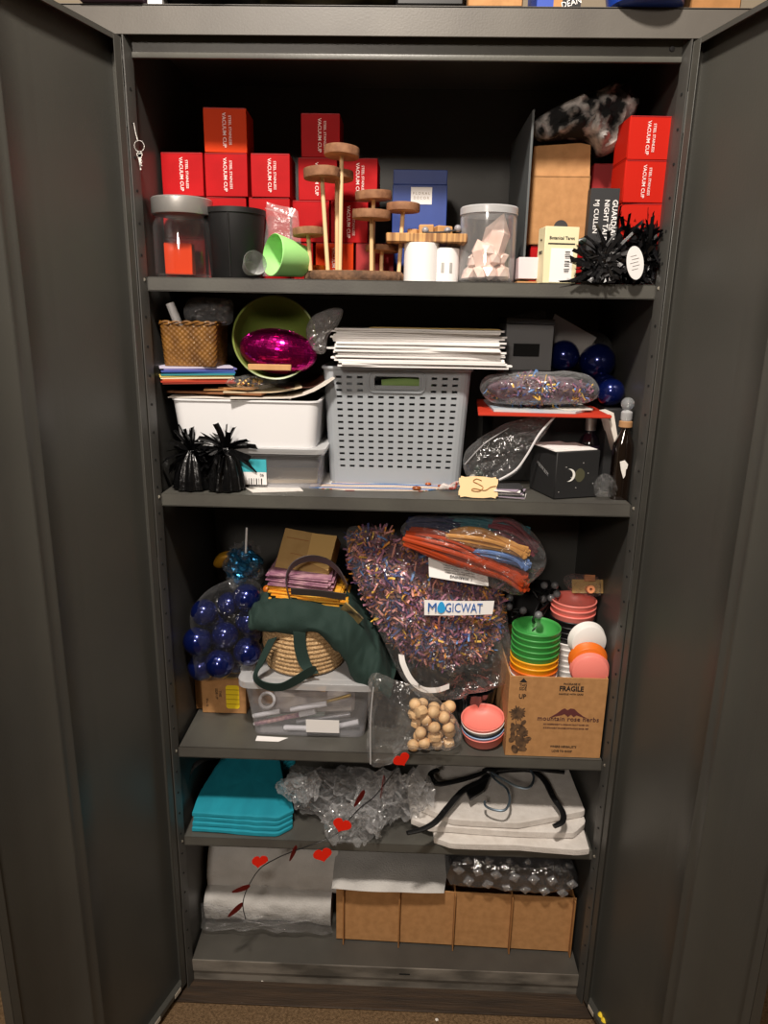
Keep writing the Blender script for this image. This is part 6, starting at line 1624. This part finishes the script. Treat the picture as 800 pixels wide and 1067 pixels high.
# divider grid
A = atz(350, 979, S5); B = atz(602, 994, S5); 
yF = .084; xa, xb = at(350, 950, yF).x, min(at(603, 960, yF).x, .444)
zt = zat(930, yF, 475); h = zt - S5 - .003
t = thing('box_divider', 'brown cardboard box divider grid with crossing slats on bottom shelf', 'divider', ((xa+xb)/2, yF, S5+.001), (0, 0, -.02))
T0 = V(t.location)
for k, yy in enumerate((0, .075, .15)):
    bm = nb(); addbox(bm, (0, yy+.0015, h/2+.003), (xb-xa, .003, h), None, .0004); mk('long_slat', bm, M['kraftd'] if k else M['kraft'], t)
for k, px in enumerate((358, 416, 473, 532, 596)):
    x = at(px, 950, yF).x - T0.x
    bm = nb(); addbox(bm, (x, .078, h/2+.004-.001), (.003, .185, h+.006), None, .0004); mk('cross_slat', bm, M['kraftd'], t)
# foam sheet draped over the divider, bubble wrap
zd = T0.z + h + .008
bm = nb(); o = [lay(p, zd) for p in ((350, 905), (345, 920), (400, 926), (462, 932), (470, 915), (468, 900))]
o = [(at(346, 910, .07).x, .06), (at(400, 925, .07).x, .055), (at(462, 925, .07).x, .06), (at(470, 925, .07).x, .14), (at(468, 925, .07).x, .3), (at(346, 910, .07).x, .3)]
puff(bm, o, .012, FLAT(zd+.014), n=90, rings=10, amp=.006, ns=14, seed=4, sharp=True, p=.3)
for v in bm.verts: v.co.z = max(v.co.z, zd+.0005)
solo('foam_sheet', bm, M['foamg'], 'grey white foam sheet lying over the left of the cardboard divider', 'foam sheet')
xw0, xw1 = at(464, 915, .07).x, min(at(612, 915, .07).x, .44)
zc0, zc1 = zd + .001, zat(893, .07, 540)
th = (zc1 - zc0)/2
bm = nb(); o = [(xw0, .065), ((xw0+xw1)/2, .05), (xw1-.01, .055), (xw1, .08), (xw1, .25), (xw0, .25)]
puff(bm, o, th, FLAT(zc0+th), n=100, rings=14, amp=.006, ns=18, seed=6, sharp=True, p=.4, ridge=.004)
for v in bm.verts: v.co.z = max(v.co.z, zd+.0006); v.co.x = min(v.co.x, .446)
bw_ = solo('bubble_wrap', bm, film('grey bubble film', tint='#c9c9cc', base=.4, edge=.5, haze=.45, bump=.5, bs=60, hazecol='#77787c'), 'roll of large cell bubble wrap lying on the cardboard divider', 'bubble wrap')
M['bub'] = film('bubble cell', base=.42, edge=.5, haze=.35, rough=.08, bump=.5, bs=120, hazecol='#d8d8dc')
proto = None; L = V(bw_.location)
for r_, row_ in enumerate(([(478, 906), (498, 908), (517, 911), (536, 914), (556, 916), (575, 917), (596, 921)], [(487, 897), (509, 897), (530, 898), (550, 899), (571, 900), (591, 903)], [(488, 918), (508, 921), (528, 924), (547, 926), (567, 928), (586, 930)])):
    for px, py in row_:
        p = at(px, py, (.05, .078, .058)[r_])
        if not proto:
            bm = nb(); lathe(bm, [(.0135, 0), (.012, .004), (.0075, .0068), (.0005, .0082)], 4, RX90)
            for f in bm.faces: f.smooth = False
            bmesh.ops.subdivide_edges(bm, edges=bm.edges[:], cuts=1, use_grid_fill=True)
            proto = mk('bubble', bm, M['bub'], bw_, smooth=False, loc=p - L)
        else: dup(proto, p - L, (rnd.uniform(-.3, .3), rnd.uniform(-.4, .4), 0), parent=bw_)

# ================================================================ heart garland hanging from the third shelf
Yh = -.012
t = thing('heart_garland', 'thin dark wire garland with red hearts and dark leaves hanging from third shelf', 'garland', at(418, 790, Yh)); T0 = V(t.location)
pts = [(420, 786), (413, 800), (402, 815), (390, 830), (375, 842), (362, 856), (352, 868), (336, 876), (320, 882), (303, 888), (285, 896), (270, 906), (258, 925), (253, 942), (256, 958)]
bm = nb(); tube(bm, [at(x, y, Yh) - T0 for x, y in pts[:0]] or catmull([at(x, y, Yh - .01*math.sin(i)) - T0 for i, (x, y) in enumerate(pts)], 90, False), .0011, 6); mk('wire', bm, M['black'], t)
M['heartr'] = mat('red foil heart', '#e22412', .35, .1); M['heartd'] = mat('dark red foil', '#5a1210', .3, .2)
def heart(px, py, s, rot, m, yaw_=0, nm='heart'):
    c = at(px, py, Yh-.008) - T0; o = []
    for k in range(40):
        a = 2*PI*k/40
        if nm == 'heart': x = 16*math.sin(a)**3; y = 13*math.cos(a)-5*math.cos(2*a)-2*math.cos(3*a)-math.cos(4*a)
        else: x = 5*math.sin(a)*(1+.3*math.cos(a)); y = 17*math.cos(a)
        o.append((x*s/32, y*s/32))
    bm = nb(); mt = Matrix.Translation(c) @ Matrix.Rotation(yaw_, 4, 'Z') @ RX90 @ Matrix.Rotation(rot, 4, 'Z')
    prism(bm, o, lambda u, v, w: mt @ V((u, v, w + abs(u)*.25)), -.0006, .0006); return mk(nm, bm, m, t)
px1 = 1.66/F
for a in ((418, 791, 15*px1*1.05, .4, M['heartr'], .3), (356, 859, 17*px1*1.05, -.35, M['heartr'], 0), (336, 890, 17*px1*1.05, .15, M['heartr'], .2), (270, 897, 15*px1*1.05, -.2, M['heartr'], .4)): heart(*a)
for a in ((374, 832, 17*px1, -.6, M['heartd'], .5), (398, 820, 20*px1, -.35, M['heartd'], 1.2), (305, 889, 15*px1, -.5, M['heartd'], .7), (251, 926, 17*px1, -1.35, M['heartd'], .3), (245, 948, 18*px1, -.9, M['heartd'], .4)): heart(*a, nm='leaf')
# floor bits
c = atz(630, 1066, .0)
t = thing('sponge_flower', 'bright yellow foam flower on the carpet at right door bottom', 'toy', (c.x, c.y-.004, .0))
M['yel'] = mat('bright yellow foam', '#f0cf2c', .7)
for k in range(5):
    a = 2*PI*k/5 + .3; bm = nb(); sphere(bm, (.011*math.cos(a), .011*math.sin(a), .016), .009, 14, (1, 1, 1.6)); mk('petal', bm, M['yel'], t)
bm = nb(); sphere(bm, (0, 0, .017), .008, 12, (1, 1, 1.8)); mk('center', bm, mat('amber foam', '#d7a21c', .7), t)
for i, (px, py, lb) in enumerate(((273, 1022, 'white crumb on the wood threshold, left'), (300, 1045, 'pale crumb on the carpet edge near the middle'), (455, 1063, 'white crumb on the carpet at the bottom middle'), (252, 1046, 'tan crumb on the carpet edge, left'))):
    z = .0041 if py < 1040 else .0
    c = atz(px, py, z); bm = nb(); bmesh.ops.create_icosphere(bm, subdivisions=1, radius=.0032); rough_up(bm, .0015, 200, i)
    for v in bm.verts: v.co = V((v.co.x*1.3, v.co.y, v.co.z*.6)) + V((c.x, c.y, z+.0018))
    solo('crumb', bm, M['paperw'], lb, 'crumb', 'crumbs on the floor')
# ================================================================ light
def area(name, loc, target, size, power, col):
    d = bpy.data.lights.new(name, 'AREA'); d.shape = 'DISK'; d.size = size; d.energy = power; d.color = col
    o = bpy.data.objects.new(name, d); COL.objects.link(o); o.location = loc
    o.rotation_euler = (V(target) - V(loc)).to_track_quat('-Z', 'Y').to_euler()
    return o
area('ceiling_lamp', (-.18, -1.2, 3.05), (0, .1, .8), .2, 44, (1, .91, .81))
area('far_lamp', (-.75, -3.6, 2.75), (0, .1, 1.4), .5, 33, (1, .89, .78))
wd = bpy.data.worlds.new('world'); SC.world = wd; wd.use_nodes = True
bg = wd.node_tree.nodes['Background']; bg.inputs[0].default_value = (.95, .97, 1.0, 1); bg.inputs[1].default_value = .008
vs = SC.view_settings
vs.view_transform = 'Standard'; vs.look = 'None'; vs.gamma = 1.0; vs.exposure = 0.6; vs.use_curve_mapping = False
